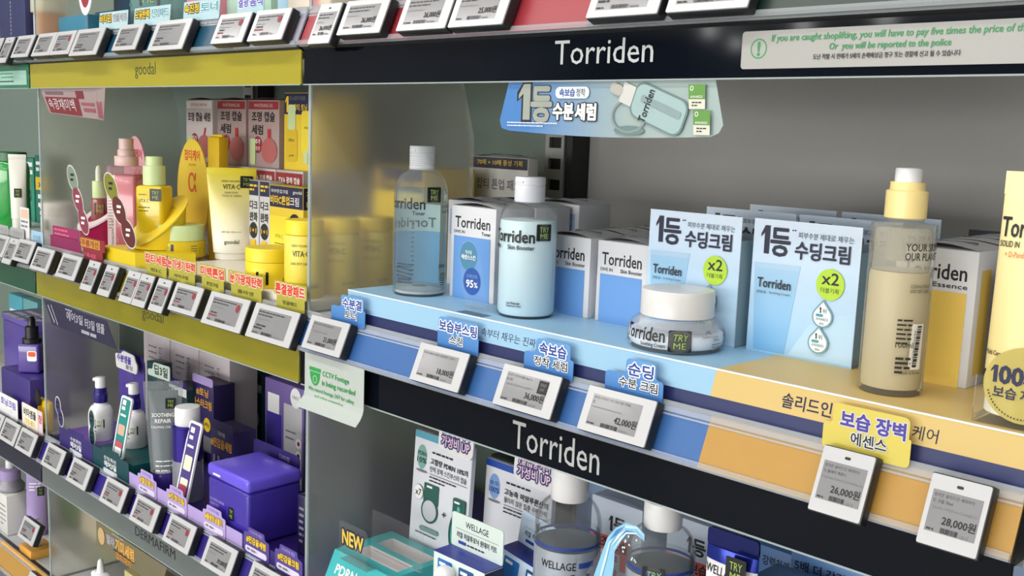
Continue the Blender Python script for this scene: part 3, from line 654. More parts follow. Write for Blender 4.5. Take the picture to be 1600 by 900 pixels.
carton('toner_carton', 'white toner carton in second row just behind the clear bottle', -.9955, .930, .079, .064, .1145, face_planet, G)
carton('toner_carton', 'white toner carton in second row behind the front one', -.9125, .930, .079, .064, .1145, tn, G, sidefn=side_blue)
carton('toner_carton', 'white toner carton turned to show planet wording behind booster bottle', -.904, 1.000, .081, .064, .1175, face_planet, G)
carton('toner_carton', 'white toner carton in back row left of the planet wording', -.988, 1.000, .079, .064, .1145, tn, G)
G = 'white skin booster cartons'
for i in range(4):
    for j, X in enumerate((-.780, -.699)):
        nm = ['front', 'second', 'third', 'back'][i]
        carton('booster_carton', 'white skin booster carton in the %s row, %s column' % (nm, ('left', 'right')[j]), X, .885+i*.0665, .0705, .064, .091, sb, G, sidefn=side_blue)
es = face_torriden('SOLID IN', 'Essence', paint('printed yellow', (226, 194, 92), .45))
def side_y(m, d, h): m.rect(.010, d*.5, .01, h*.86, paint('printed yellow', (226, 194, 92), .45))
G = 'white essence cartons'
for i, nm in enumerate(('front', 'middle', 'back')): carton('essence_carton', 'white and yellow essence carton in %s row right of pump bottle' % nm, -.363, .898+i*.068, .072, .064, .119, es, G, sidefn=side_y)
carton('cream_carton', 'shorter white carton behind the pale yellow tube', -.284, .915, .068, .062, .108, face_torriden('SOLID IN', 'Cream', paint('printed yellow', (226, 194, 92), .45)), 'white cream cartons')
carton('cream_carton', 'white carton second behind the pale yellow tube', -.284, .985, .068, .062, .108, face_torriden('SOLID IN', 'Cream', paint('printed yellow', (226, 194, 92), .45)), 'white cream cartons')
m = MB(); m.box(-.09, .09, 0, .10, 0, .008, paint('dark tray', (52, 56, 60), .35), .001); m.box(-.09, .09, 0, .003, 0, .122, paint('dark tray', (52, 56, 60), .35), .001)
o = m.build('carton_tray'); o.location = (-.33, 1.115, ZR); tag(o, 'dark grey tray standing behind the essence cartons', 'tray')
# --- twin pack standees
SKY = fade('standee sky blue', (146, 192, 226), (206, 222, 240), 2, .0, .13); SKYS = paint('standee side blue', (128, 160, 178), .45); PALE = paint('standee wave', (176, 208, 232), .4)
TUBEP = fade('printed tube blue', (110, 170, 216), (160, 200, 228), 2, .0, .10)
def standee(X, Y, label):
    t = thing('cream_twin_pack', label, 'box', (X, Y, ZR), group='pale blue cream twin packs')
    m = MB(); m.box(-.055, .055, .0015, .088, 0, .1075, SKYS, .0012); m.build('box_body', t)
    m = MB(); w = .056; m.prism([(-w, 0), (w, 0), (w, .131), (-w, .131)], 0, .0012, SKY, mside=WHITE); m.build('front_card', t)
    m = MB(); m.flat(0)
    m.poly([(-.01, .002), (.0555, .002), (.0555, .052), (.035, .046), (.01, .034)], PALE)
    m.poly([(-.048, .002), (-.014, .002), (-.003, .089), (-.053, .088)], TUBEP); m.poly([(-.053, .083), (-.0035, .084), (-.003, .089), (-.053, .088)], paint('printed tube rim', (168, 200, 226), .4))
    N1 = paint('deep navy ink', (14, 18, 50), .5)
    m.one(-.0475, .0975, .0095, .0275, N1); m.text('등', -.0365, .0965, .0265, N1, w=.0205, b=.03); m.poly(ell(-.0135, .1225, .0008, .0008, 8), N1); m.poly(ell(-.011, .1225, .0008, .0008, 8), N1)
    m.text('피부수분', -.0075, .1155, .0060, N1, w=.0205); m.text('제대로 채우는', .0148, .1155, .0060, N1, w=.034)
    m.text('수딩크림', -.0095, .0960, .0165, N1, w=.0555, b=.03)
    m.poly(ell(.029, .0755, .0142, .0148), LIME); m.text('x2', .029, .0755, .0110, INK, al='c', w=.017, b=.02); m.text('더블기획', .029, .0675, .0048, INK, al='c', w=.018)
    m.text('Torriden', -.0475, .0645, .0092, INK, w=.036, b=.02); m.text('DIVE IN', -.0475, .0585, .0026, INK, w=.010); m.text('Soothing Cream', -.034, .0585, .0028, INK, w=.0225)
    for cx, cz in ((.024, .0445), (.022, .0195)):
        dp = [(cx, cz+.0165)]+[(cx+.0105*cos(rad(40-i*13)), cz+.0105*sin(rad(40-i*13))) for i in range(21)]
        m.poly(dp, paint('drop ring grey teal', (110, 150, 160), .4)); q = [(cx+(x-cx)*.85, cz+(z-cz)*.85) for x, z in dp]; m.poly(q, paint('drop pale', (222, 232, 236), .4))
        m.one(cx-.0035, cz+.0035, .0022, .0055, INK); m.text('위', cx, cz+.0035, .0045, INK, w=.004, b=.0); m.poly(rrect(cx-.0065, cx+.001, cz, cz+.0026, .0012), TEALINK); m.text('AWARDS', cx, cz-.0035, .0026, GREYINK, al='c', w=.0125); m.text('2022', cx, cz-.0072, .0018, INK, al='c', w=.005)
    m.build('printed_face', t); return t
s0 = standee(-.6045, .880, 'pale blue twin pack behind the low clear jar, front row')
for X, Y, lb in ((-.484, .889, 'pale blue twin pack in front row next to pump bottle'), (-.6065, .987, 'pale blue twin pack second row, left column'), (-.613, 1.088, 'pale blue twin pack back row, left column'), (-.492, .990, 'pale blue twin pack second row, right column'), (-.4955, 1.09, 'pale blue twin pack back row, right column')):
    dup(s0, (X, Y, ZR), lb)
# --- pale yellow cream tube in clear stand at the right edge
def tube_rings(w0, d0, w1, d1, z0, z1, n=10, seg=40, e=1.0):
    out = []
    for i in range(n+1):
        a = i/n; w = w0+(w1-w0)*a; d = d0+(d1-d0)*a**1.2; z = z0+(z1-z0)*a
        out.append([(w*cos(2*pi*k/seg), d*sin(2*pi*k/seg), z) for k in range(seg)])
    return out
t = thing('cream_tube', 'pale yellow cream tube standing on its cap at right edge', 'tube', (-.2595, .815, ZR+.008))
m = MB(); TY = fade('tube pale yellow', (224, 204, 138), (238, 224, 168), 2, .03, .17, .35); m.loft(tube_rings(.0238, .020, .0236, .0012, .032, .176), TY); m.box(-.0238, .0238, -.0013, .0013, .164, .1815, TY, .0005); m.build('tube_body', t)
m = MB(); m.lathe([(.0205, 0), (.0215, .001), (.0215, .030), (.0205, .032), (0, .032)], paint('tube cap pale', (232, 224, 204), .3)); m.build('cap', t)
m = MB(); m.map = lambda u, v, d: (u, -(.020+(.0012-.020)*(max(0, (v-.032)/.144))**1.2)*math.sqrt(max(.05, 1-(u/.0242)**2))-d, v); m.d = .0006
m.text('Torriden', -.0215, .133, .0145, INK, w=.042, b=.02); m.text('SOLID IN', -.0215, .1255, .0045, INK, w=.015, b=.015); m.text('Cream', -.0030, .1255, .0045, INK, w=.012, b=.015); m.text('+ D-Panthenol', -.0165, .1180, .0042, ORINK, w=.022)
m = m.cut('brand_print', t); m.text('Multi Ceramide', -.0215, .0445, .0036, INK, w=.02, b=.015); m.build('front_print', t)
t = thing('tube_stand', 'clear acrylic stand with round hundred hours disc at right edge', 'stand', (-.2595, .7965, ZR))
m = MB(); m.box(-.0235, .0235, 0, .045, 0, .006, CLEAR, .001); m.box(-.0235, .0235, -.0015, .0, 0, .036, CLEAR); m.build('holder', t)
m = MB(); cx, cz = .0110, .0335; m.prism(ell(cx, cz, .0282, .0282, 40), -.0035, -.002, clear('disc mustard film', (206, 192, 116), .30)); m.flat(-.0035)
m.one(-.0125, .0335, .0050, .0130, NAVYINK); m.text('00', -.0060, .0335, .0130, NAVYINK, w=.0165, b=.06); m.text('시간', .0110, .0335, .0105, NAVYINK, w=.018, b=.03); m.text('보습', -.0095, .0225, .0085, NAVYINK, w=.0165, b=.02); m.text('지속', .0100, .0225, .0085, NAVYINK, w=.016, b=.02)
for k in range(26): a = rad(195+k*5.5); m.line(cx+.0245*cos(a), cz+.0245*sin(a), cx+.0253*cos(a+.04), cz+.0253*sin(a+.04), .0009, INK)
m.build('round_disc', t)
# --- two-circle acrylic wobbler
t = thing('acrylic_sign', 'clear strip sign with teal and blue discs reading 95%', 'sign', (-.852, .806, ZR))
m = MB(); pts = [(-.010, 0), (.026, 0), (.016, .050), (.0035, .078)]+[(-.007+.0165*cos(rad(a)), .0635+.0185*sin(rad(a))) for a in range(40, 200, 20)]+[(-.022, .045)]
m.prism(pts, -.0007, .0007, CLEAR); m.box(-.010, .034, -.016, 0, 0, .0012, CLEAR); m.build('clear_strip', t)
m = MB(); m.flat(-.0007); m.poly(ell(-.007, .0635, .0145, .0165), paint('disc steel teal', (70, 128, 160), .4)); m.poly(ell(.0, .035, .0145, .0158), paint('disc deep blue', (34, 80, 158), .4))
m.text('속보습', -.007, .066, .0045, WINK, w=.011, al='c'); m.text('에센스스킨', -.007, .0595, .0055, WINK, w=.023, al='c', b=.02); m.text('진짜만족', .0, .0385, .0045, paint('pale blue ink', (130, 170, 220), .5), w=.018, al='c'); m.text('95', -.009, .028, .0085, WINK, w=.0115, b=.03); m.text('%', .004, .0285, .006, WINK, w=.006, b=.02)
m.lines(-.006, .006, .026, 2, .0022, .0008, GREYINK, 1); m.build('printed_discs', t)

# ================================================================== yellow brand shelf (bay B, middle)
ZB2 = 1.2562
YEL = paint('product yellow', (244, 214, 40), .35); YELD = paint('deep yellow', (226, 186, 22), .4); PGRN = paint('pale green cap', (206, 226, 168), .35)
NAVYP = paint('printed navy', (28, 32, 70), .45); SERIF = paint('olive print', (84, 86, 44), .5); PINK = paint('soft pink plastic', (240, 208, 204), .35)
YG = paint('yellow glass', (226, 198, 36), .2, coat=.4); MAG = paint('magenta card', (132, 32, 84), .4); ROSE = paint('rose print', (214, 108, 132), .45)
m = MB(); m.box(-1.598, -1.150, .792, .980, ZB2, 1.270, paint('white platform', (236, 232, 220), .35), .001); tag(m.build('display_riser'), 'low white riser under the yellow jars', 'riser')
ZP = 1.270
def jar(name, label, X, Y, r, body, bodyprof, lid, lidprof, fn=None, z=ZP, phi=0, sticker=None, group=None):
    t = thing(name, label, 'jar', (X, Y, z), phi, group)
    m = MB(); m.lathe(bodyprof, body); m.build('jar_body', t)
    m = MB(); m.lathe(lidprof, lid); m.build('lid', t)
    if fn: m = MB(); m.cyl(r); fn(m); m.build('front_print', t)
    if sticker: m = MB(); m.cyl(r, d0=.0007); try_sticker(m, *sticker); m.build('tester_sticker', t)
    return t
r = .0421
jar('cream_jar', 'yellow glass cream jar with pale green lid', -1.681, .882, r, YG, [(r*.96, 0), (r, .002), (r, .0255), (r*.93, .0285), (r*.9, .030)], PGRN, [(r*.9, .0285), (r*.955, .0295), (r*.955, .053), (r*.93, .0555), (0, .0558)],
    lambda m: m.lines(rad(86)*r, .020, .012, 4, .004, .0012, SERIF, 4), sticker=(rad(20)*r, .0045, .019, .0195))
r = .0350
jar('pad_jar', 'plain yellow pad jar with flat yellow lid beside price rail', -1.300, .822, r, YEL, [(r*.96, 0), (r, .002), (r, .0365), (r*.985, .0372)], YEL, [(r*.99, .0376), (r*1.005, .038), (r*1.005, .0545), (r*.97, .0570), (0, .0572)],
    lambda m: (m.text('goodal', rad(88)*r, .0105, .0068, SERIF, w=.022)), sticker=(rad(24)*r, .006, .0185, .0185))
r = .0275
tj = jar('toning_jar', 'tall yellow jar with rounded lid touching the divider', -1.188, .806, r, fade('tall jar yellow', (232, 206, 54), (240, 220, 96), 2, 0, .09), [(r*.96, 0), (r, .002), (r, .083), (r*.96, .086), (r*.93, .0865)], YEL, [(r*.93, .0865), (r*1.0, .0875), (r*1.0, .1035), (r*.95, .1065), (0, .107)],
    lambda m: (m.text('GREEN TANGERINE', rad(16)*r, .0715, .0032, SERIF, w=.026), m.text('VITA·C', rad(20)*r, .0585, .0078, SERIF, w=.0235, b=.02), m.text('DARK SPOT CARE', rad(14)*r, .0470, .0036, SERIF, w=.025), m.text('goodal', rad(62)*r, .014, .006, SERIF, w=.018)), z=1.2701)
tj['group'] = 'tall yellow toning jars'
dup(tj, (-1.190, .868, 1.2701), 'tall yellow jar second in the row behind frosted divider'); dup(tj, (-1.192, .932, 1.2701), 'tall yellow jar third in the row behind frosted divider')
def soft_tube(name, label, loc, rot, w, d, wb, h, cap_h, mt, capm, fn=None, sticker=None, group=None, crimp=.010, zcap_r=None, lean=0):
    t = thing(name, label, 'tube', loc, rot, group, rx=lean)
    m = MB(); m.loft(tube_rings(wb/2, d, w/2, .0012, cap_h, h-crimp), mt); m.box(-w/2, w/2, -.0013, .0013, h-crimp-.001, h, mt, .0005); m.build('tube_body', t)
    rc = zcap_r or wb*.46
    m = MB(); m.lathe([(rc*.96, 0), (rc, .001), (rc, cap_h-.001), (rc*.96, cap_h), (0, cap_h)], capm, sy=min(1, d/(wb/2)*1.05)); m.build('cap', t)
    def mp(u, v, dd):
        a = min(1, max(0, (v-cap_h)/(h-crimp-cap_h))); ww = wb/2+(w/2-wb/2)*a; q = d+(.0012-d)*a**1.2
        return (u, -q*math.sqrt(max(.03, 1-(u/ww)**2))-dd, v)
    if fn: m = MB(); m.map = mp; m.d = .0008; fn(m); m.build('front_print', t)
    if sticker: m = MB(); m.map = mp; m.d = .0014; try_sticker(m, *sticker); m.build('tester_sticker', t)
    return t
def fn(m):
    m.text('GREEN TANGERINE', -.017, .1335, .0032, SERIF, w=.034); m.text('VITA·C', -.0145, .1215, .0082, SERIF, w=.029, b=.015); m.text('DARK SPOT', -.011, .1140, .0032, SERIF, w=.022); m.text('TONE UP CREAM', -.016, .1085, .0032, SERIF, w=.032)
    m.text('SPF 50+ PA++++', -.0165, .0470, .0032, SERIF, w=.033); m.text('goodal', -.012, .0265, .0085, SERIF, w=.025, b=.015)
soft_tube('cream_tube', 'yellow to white vitamin tube with black sticker standing upright', (-1.600, .935, ZP), rad(57), .083, .022, .062, .158, .012, fade('tube yellow white', (240, 238, 226), (242, 226, 60), 2, .03, .15), paint('tube white cap', (240, 238, 230), .35), fn, (.0145, .124, .0215, .0205))
m = MB(); m.box(-.020, .020, -.010, .010, 0, .222, YELD, .003); m.box(-.0165, .0165, -.002, .002, .215, .226, YEL, .0006); m.box(-.003, .003, -.0035, -.0018, .206, .222, paint('hang hole', (40, 40, 30), .5))
o = m.build('sachet_pouch'); o.location = (-1.672, .950, ZB2+.001); tag(o, 'slim yellow pouch rising behind the vitamin tube', 'pouch')
def oval(X, Y, w, z0, z1, mt, fn, label):
    t = thing('oval_sign', label, 'sign', (X, Y, ZB2), group='oval header signs'); m = MB(); h = (z1-z0)/2
    m.prism(ell(0, z0+h, w/2, h, 36), -.0012, .0012, mt); m.box(-w*.2, w*.2, 0, .03, 0, .004, mt); m.box(-w*.2, w*.2, -.001, .001, 0, z0+h*.4, mt); m.build('oval_card', t)
    m = MB(); m.flat(-.0012); fn(m); m.build('printed_face', t)
def fn(m): m.text('잡티케어', 0, .178, .019, ORINK, w=.056, al='c', b=.03); m.text('SOLUTION', 0, .168, .004, ORINK, w=.026, al='c'); m.text('α', 0, .120, .036, ORINK, w=.030, al='c')
oval(-1.752, .9445, .114, .02, .2175, fade('oval yellow', (240, 200, 60), (246, 216, 70), 2, 0, .2), fn, 'yellow oval sign with orange alpha symbol behind the green lidded jar')
def fn(m): m.text('광채케어', 0, .172, .019, REDINK, w=.060, al='c', b=.03); m.text('SOLUTION', 0, .161, .004, REDINK, w=.028, al='c'); m.text('TXA', 0, .128, .022, ROSE, w=.05, al='c')
oval(-1.982, .945, .100, .02, .2165, paint('oval pink', (238, 176, 186), .45), fn, 'pink oval sign behind the pink mist bottle')
# boxed stacks at the back
REDM = paint('printed deep red', (146, 36, 46), .45); SIL = paint('silver carton', (206, 200, 202), .3, .2)
def f_txa(m, w, h):
    m.rect(-w/2+.001, w/2-.001, h-.028, h-.004, REDM); m.text('TXA 광채 캡슐', 0, h-.022, .011, WINK, w=w*.78, al='c', b=.02); m.text('속광채', 0, h-.062, .024, INK, w=w*.72, al='c', b=.03); m.text('세럼', 0, h-.095, .022, INK, w=w*.5, al='c', b=.03)
for i, X in enumerate((-1.836, -1.752, -1.668, -1.584, -1.500)):
    carton('capsule_carton', 'silver carton with dark red top band, %s from left in back row' % ORD[i], X, .985, .082, .16, .172, f_txa, 'capsule serum cartons', z=ZB2, bodym=SIL, flap=False)
def f_red(white):
    def fn(m, w, h):
        m.rect(-w/2+.002, w/2-.002, h-.016, h-.002, WINK if white else REDM); m.text('흔적 집중 광채 케어' if white else 'WHITENING 6%', 0, h-.0125, .0062, REDINK if white else SIL, w=w*.6, al='c')
        if white: m.text('조명 캡슐 세럼', 0, h-.040, .016, INK, w=w*.84, al='c', b=.03)
        else: m.text('조명 캡슐', 0, h-.037, .0165, INK, w=w*.74, al='c', b=.03); m.text('세럼', -w*.37, h-.060, .0165, INK, w=w*.36, b=.03)
        m.poly(ell(-w*.17, h-.078, .014, .015), DARKRED); m.text('50' if white else '추가', -w*.17, h-.077, .009, WINK, w=.016, al='c', b=.02)
        if not white: m.text('증정', -w*.17, h-.088, .007, WINK, w=.014, al='c')
        m.poly([(w*.1, .032), (w*.17, .032), (w*.28, h-.052), (w*.22, h-.052)] if white else [(w*.15, .03), (w*.25, .03), (w*.25, h-.05), (w*.15, h-.05)], REDINK)
        m.poly(ell(w*.2, .030, w*.25, .022), paint('printed rose gel', (186, 104, 104), .4)); m.poly(rrect(-w*.42, -w*.24, .004, .050, .003), PGRN)
    return fn
for i, (X, lb) in enumerate(((-1.830, 'white topped red capsule serum carton, leftmost of the three'), (-1.7125, 'dark red capsule serum carton in the middle of three'), (-1.6045, 'dark red capsule serum carton, rightmost of the three'))):
    carton('serum_carton', lb, X, 1.0, .100, .08, .1175, f_red(i == 0), 'red capsule serum cartons on top', z=1.4285, bodym=paint('rosy silver carton', (214, 204, 204), .35) if i == 0 else paint('dark rosy carton', (172, 150, 148), .35), flap=True)
def f_ton(m, w, h):
    m.rect(-w/2+.001, w/2-.001, h-.036, h-.001, NAVYP); m.one(-w*.46, h-.033, .010, .027, YELINK); m.text('등 #잡티앰플', -w*.32, h-.0125, .007, GREYINK, w=w*.5); m.text('주 잡티 토닝 세럼', -w*.32, h-.030, .011, YELINK, w=w*.8, b=.02)
    m.poly(rrect(-w*.42, -w*.06, .014, .070, .008), paint('printed amber bottle', (224, 190, 40), .4)); m.poly(rrect(-w*.36, -w*.12, .068, .110, .004), PGRN); m.poly(rrect(w*.08, w*.42, .030, .100, .004), paint('printed yellow tube', (246, 222, 60), .4)); m.poly(rrect(w*.14, w*.28, .012, .034, .003), PGRN)
    m.text('VITA·C', -w*.24, .048, .005, SERIF, w=.018, al='c'); m.text('goodal', -w*.24, .022, .005, SERIF, w=.014, al='c'); m.text('VITA·C', w*.25, .07, .004, SERIF, w=.016, al='c')
carton('toning_carton', 'yellow carton with navy header printed with two products', -1.4925, 1.0, .093, .10, .130, f_ton, z=1.4285, bodym=paint('carton golden', (236, 206, 60), .45), flap=False)
def f_up(m, w, h):
    m.rect(-w/2+.001, w/2-.001, h-.036, h-.001, NAVYP); m.text('피부톤업크림', -w*.45, h-.0125, .006, WINK, w=w*.5); m.text('goodal', w*.2, h-.013, .007, WINK, w=w*.26); m.text('비타C톤업', -w*.46, h-.031, .014, YELINK, w=w*.56, b=.03); m.text('크림', w*.12, h-.031, .014, WINK, w=w*.26, b=.01)
    m.poly([(-w*.45, .004), (w*.02, .004), (w*.08, h-.05), (-w*.48, h-.05)], paint('printed yellow tube', (246, 222, 60), .4)); m.text('VITA·C', -w*.2, .048, .006, SERIF, w=.022, al='c'); m.lines(-w*.33, .038, .03, 2, .005, .0016, SERIF, 3)
    m.poly(ell(w*.26, h-.062, .017, .018), INK); m.text('초밀착', w*.26, h-.060, .005, YELINK, w=.018, al='c')
def side_up(m, d, h): m.rect(.0, d, h-.036, h-.001, NAVYP); m.text('잡티', .006, h-.018, .012, YELINK, w=.026, b=.03); m.text('미백', .006, h-.034, .012, YELINK, w=.026, b=.03)
carton('tone_up_carton', 'yellow and navy tone up carton left of the divider', -1.455, .950, .099, .032, .135, f_up, z=ZP, bodym=paint('carton golden', (236, 206, 60), .45), flap=False, sidefn=side_up)
def f_dk(m, w, h):
    m.rect(-w/2+.001, w/2-.001, h-.026, h-.001, NAVYP); m.lines(-w*.4, h-.011, w*.8, 2, .007, .0035, YELINK, 2); m.text('다크', 0, h-.050, .015, INK, w=w*.78, al='c', b=.03); m.text('완화', 0, h-.070, .015, INK, w=w*.78, al='c', b=.03)
    m.poly(ell(0, h-.086, w*.4, .014), INK); m.text('1+1', 0, h-.090, .008, YELINK, w=w*.6, al='c', b=.02); m.poly(rrect(-w*.3, w*.25, .004, h-.102, .003), YELD)
for i, X in enumerate((-1.562, -1.5275)): carton('eye_cream_carton', 'slim white one plus one carton, %s of the pair beside tone up carton' % ('left', 'right')[i], X, .955, .031, .03, .139, f_dk, 'slim white eye cream cartons', z=ZP, flap=False)
def f_jab(m, w, h):
    m.rect(-w/2+.001, w/2-.001, h-.018, h-.001, paint('printed dusk navy', (44, 44, 62), .45)); m.text('70매 + 10매 풍성 기획', 0, h-.013, .0085, YELINK, w=w*.8, al='c'); m.text('잡티 톤업 패드', -w*.40, h-.050, .016, GREYINK, w=w*.78, b=.02)
    m.rect(-w*.38, w*.02, h-.098, h-.066, paint('orange frame', (206, 120, 70), .45)); m.rect(-w*.365, w*.005, h-.0965, h-.0675, paint('olive panel', (196, 190, 96), .45)); m.poly(ell(w*.32, h-.08, .018, .020), INK)
for i in range(1): carton('pad_carton', 'grey white pad carton with dark top band seen past the back of divider', -1.1425, 1.13, .123, .022, .211, f_jab, z=ZB2, bodym=paint('carton pale grey', (206, 204, 200), .5), flap=True)
m = MB(); m.box(-.06, .06, 0, .10, 0, .19, paint('carton golden', (236, 206, 60), .45), .0012); m.flat(0); f_ton(m, .118, .19); o = m.build('stock_carton'); o.location = (-1.225, 1.0, ZB2+.0005); tag(o, 'yellow stock carton blurred behind the frosted divider', 'carton')
# pink mist, serum, dropper and their stands
t = thing('mist_bottle', 'tall pink mist bottle with tiered pale pink cap', 'bottle', (-1.857, .868, ZB2), rad(40))
PKG = paint('rose liquid', (206, 122, 132), .15, coat=.5); m = MB(); m.box(-.0265, .0265, -.024, .024, 0, .148, PKG, .005, 3); m.build('bottle_body', t)
m = MB(); m.box(-.0275, .0275, -.025, .025, .146, .163, clear('pink clear shoulder', (236, 196, 204), .75), .004, 3); m.build('shoulder', t)
m = MB(); m.lathe([(.0205, .163), (.0212, .164), (.0212, .180), (.0205, .181), (.0155, .1812), (.0155, .192), (.0148, .193), (.0130, .1932), (.0130, .212), (.0122, .213), (0, .213)], PINK); m.build('spray_cap', t)
m = MB(); m.box(-.0268, -.011, -.0245, -.0238, .002, .146, paint('label pale pink', (238, 214, 216), .4)); m.flat(-.0245); m.text('TRANEXAMIC ACID', -.015, .016, .004, INK, w=.05, rot=pi/2); m.lines(-.0245, .12, .009, 14, .0055, .0014, GREYINK, 3); m.build('side_label', t)
t = thing('serum_bottle', 'yellow serum bottle with pale green pump cap in ring stand', 'bottle', (-1.713, .850, 1.296), rad(40))
m = MB(); m.box(-.0245, .0245, -.0235, .0235, 0, .096, YG, .006, 3); m.build('bottle_body', t)
m = MB(); m.lathe([(.0175, .096), (.0188, .097), (.0188, .129), (.0180, .130), (.0140, .1302), (.0140, .145), (.0130, .146), (0, .146)], PGRN); m.box(-.001, .014, -.004, .004, .1385, .1445, PGRN, .001); m.build('pump_cap', t)
m = MB(); m.flat(-.0236); m.lines(-.018, .080, .024, 1, .004, .0014, SERIF, 2); m.text('VITA C', -.018, .067, .006, SERIF, w=.018); m.lines(-.018, .058, .02, 2, .006, .0014, SERIF, 3); m.build('front_print', t)
m = MB(); m.flat(-.0236, d0=.0006); try_sticker(m, .002, .070, .0205, .021); m.build('tester_sticker', t)
def wedge(X, Y, rx, ry, z0, zl, zh, mt, top, label, hole):
    t = thing('bottle_stand', label, 'stand', (X, Y, z0), pi/2, group='slanted oval bottle stands'); n = 36; m = MB()
    zt = lambda x: zl-z0+(zh-zl)*(x/rx+1)/2
    P = [(rx*cos(2*pi*i/n), ry*sin(2*pi*i/n)) for i in range(n)]
    m.loft([[(x*.92, y*.92, 0) for x, y in P], [(x, y, zt(x)) for x, y in P]], mt, smooth=True, cap=True); m.build('stand_body', t)
    m = MB(); q = [(x*1.06, y*1.06) for x, y in P]; m.loft([[(x, y, zt(x)+.0002) for x, y in q], [(x, y, zt(x)+.004) for x, y in q], [(x*hole, y*hole, zt(x*hole)+.004) for x, y in P], [(x*hole, y*hole, zt(x*hole)+.0006) for x, y in P]], top, smooth=False, cap=False); m.build('slanted_rim', t)
wedge(-1.705, .853, .046, .050, 1.2835, 1.290, 1.368, YEL, paint('rim yellow', (248, 214, 66), .3), 'yellow oval stand slanting around the serum bottle', .6)
wedge(-1.985, .874, .040, .044, ZB2, 1.290, 1.345, paint('magenta plastic', (196, 40, 96), .3), paint('rim white', (240, 226, 228), .3), 'magenta oval stand with white rim around the small dropper', .6)
t = thing('dropper_bottle', 'small rosy brown dropper bottle with pale cap and white bulb', 'bottle', (-1.985, .872, 1.300), rad(40))
m = MB(); m.lathe([(.0145, 0), (.0155, .002), (.0155, .048), (.012, .052)], paint('rosy brown glass', (142, 84, 78), .2, coat=.4), seg=32); m.build('bottle_body', t)
m = MB(); m.lathe([(.0125, .051), (.013, .052), (.013, .083), (.012, .084), (0, .084)], PGRN, seg=32); m.build('collar', t)
m = MB(); m.lathe([(.0065, .084), (.0065, .104), (.005, .111), (.002, .114), (0, .114)], paint('bulb pale', (224, 230, 206), .4), seg=24); m.build('rubber_bulb', t)
m = MB(); m.cyl(.0155, d0=.0007); try_sticker(m, -.002, .020, .019, .022, True); m.build('tester_sticker', t)
m = MB(); m.add([(-1.790, .7855, ZB2), (-1.655, .7855, ZB2), (-1.603, .868, ZB2), (-1.745, .930, ZB2), (-1.790, .7855, 1.2825), (-1.655, .7855, 1.2825), (-1.603, .868, 1.2825), (-1.745, .930, 1.2825)], [(3, 2, 1, 0), (4, 5, 6, 7), (0, 1, 5, 4), (1, 2, 6, 5), (2, 3, 7, 6), (3, 0, 4, 7)], paint('step yellow', (222, 196, 28), .35))
tag(m.build('display_step'), 'yellow display step box at shelf edge under the serum stand', 'step')
m = MB(); m.lathe([(.014, 0), (.014, .002), (.0095, .003), (.0095, .026), (.008, .028)], CLEARB, seg=28); t = thing('sample_vial', 'tiny clear vial with teal stopper behind the green lidded jar', 'vial', (-1.706, .957, ZB2+.001)); m.build('vial_body', t)
m = MB(); m.lathe([(.0075, .028), (.0075, .046), (0, .046)], TEALINK, seg=20); m.build('stopper', t)
def ovals(X, Z0, pts, cols, label, y=.7905, lv_z=None, base=None, rx=.013, rz=.027, tilt=.35):
    t = thing('oval_wobbler', label, 'sign', (X, y, Z0), group='three oval wobbler signs')
    m = MB()
    for (cx, cz), c in zip(pts, cols): m.prism(ell(cx, cz, rx+.0025, rz+.0025, 26, tilt), -.0003, .0003, CLEAR if False else paint('wobbler rim', (206, 206, 200), .3))
    cx, cz = pts[-1]; m.box(cx-.006, cx+.006, -.0002, .0006, 0 if base is None else base, cz-rz*.5, CLEAR); m.build('oval_strip', t)
    m = MB(); m.flat(-.0003)
    for (cx, cz), c in zip(pts, cols): m.poly(ell(cx, cz, rx, rz, 26, tilt), c); m.lines(cx-.008, cz+.004, .016, 2, .009, .0045, WINK if c != cols[0] else INK, 3)
    m.build('printed_ovals', t)
SAGE = paint('wobbler sage', (120, 140, 120), .4); OLIV = paint('wobbler olive', (122, 124, 34), .4); MARO = paint('wobbler maroon', (92, 34, 32), .4); ROS2 = paint('wobbler rose', (134, 52, 74), .4)
ovals(-1.890, 1.2605, [(-.022, .133), (.0, .095), (.022, .057)], [SAGE, ROS2, ROS2], 'three oval strip sign in sage and rose left of dropper', rx=.0155, rz=.026, tilt=.75)
ovals(-1.722, 1.2830, [(-.0305, .104), (.0, .066), (.034, .029)], [OLIV, MARO, MARO], 'three oval strip sign in olive and maroon before mist bottle', rx=.018, rz=.029, tilt=.9)
def simple_pop(X, lv, w, h, mt, fn, label, y=.7765, z=0.0, name='shelf_talker'):
    popcard(X, lv, rrect(-w/2, w/2, -.003+z, h+z, .003), mt, fn, label, y=y, name=name)
simple_pop(-1.929, 2, .137, .024, MAG, lambda m: None, 'plain magenta strip card at left of yellow shelf', y=.7815)
simple_pop(-1.935, 2, .116, .042, paint('magenta card lighter', (150, 40, 92), .4), lambda m: (m.lines(-.05, .034, .10, 1, .006, .0032, ROSE, 2), m.lines(-.05, .026, .11, 1, .006, .0032, ROSE, 6)), 'magenta card with rose print behind the plain strip', y=.7845)
def fn(m): m.rect(-.049, .030, .017, .033, paint('gold foil print', (214, 164, 52), .3, .3)); m.text('주름개선', -.046, .019, .0115, DARKRED, w=.07, b=.03); m.text('기획세트', -.036, -.0005, .008, ROSE, w=.05, b=.02)
popcard(-1.799, 2, [(-.038, -.003), (.040, -.003), (.040, .0135), (.049, .0145), (.049, .034), (-.050, .036), (-.050, .016), (-.038, .0145)], paint('burgundy card', (138, 36, 50), .4), fn, 'burgundy shelf talker with gold foil left of yellow step')
POUT = paint('talker coral', (206, 62, 34), .5); POLV = clear('talker olive film', (186, 182, 66), .35)
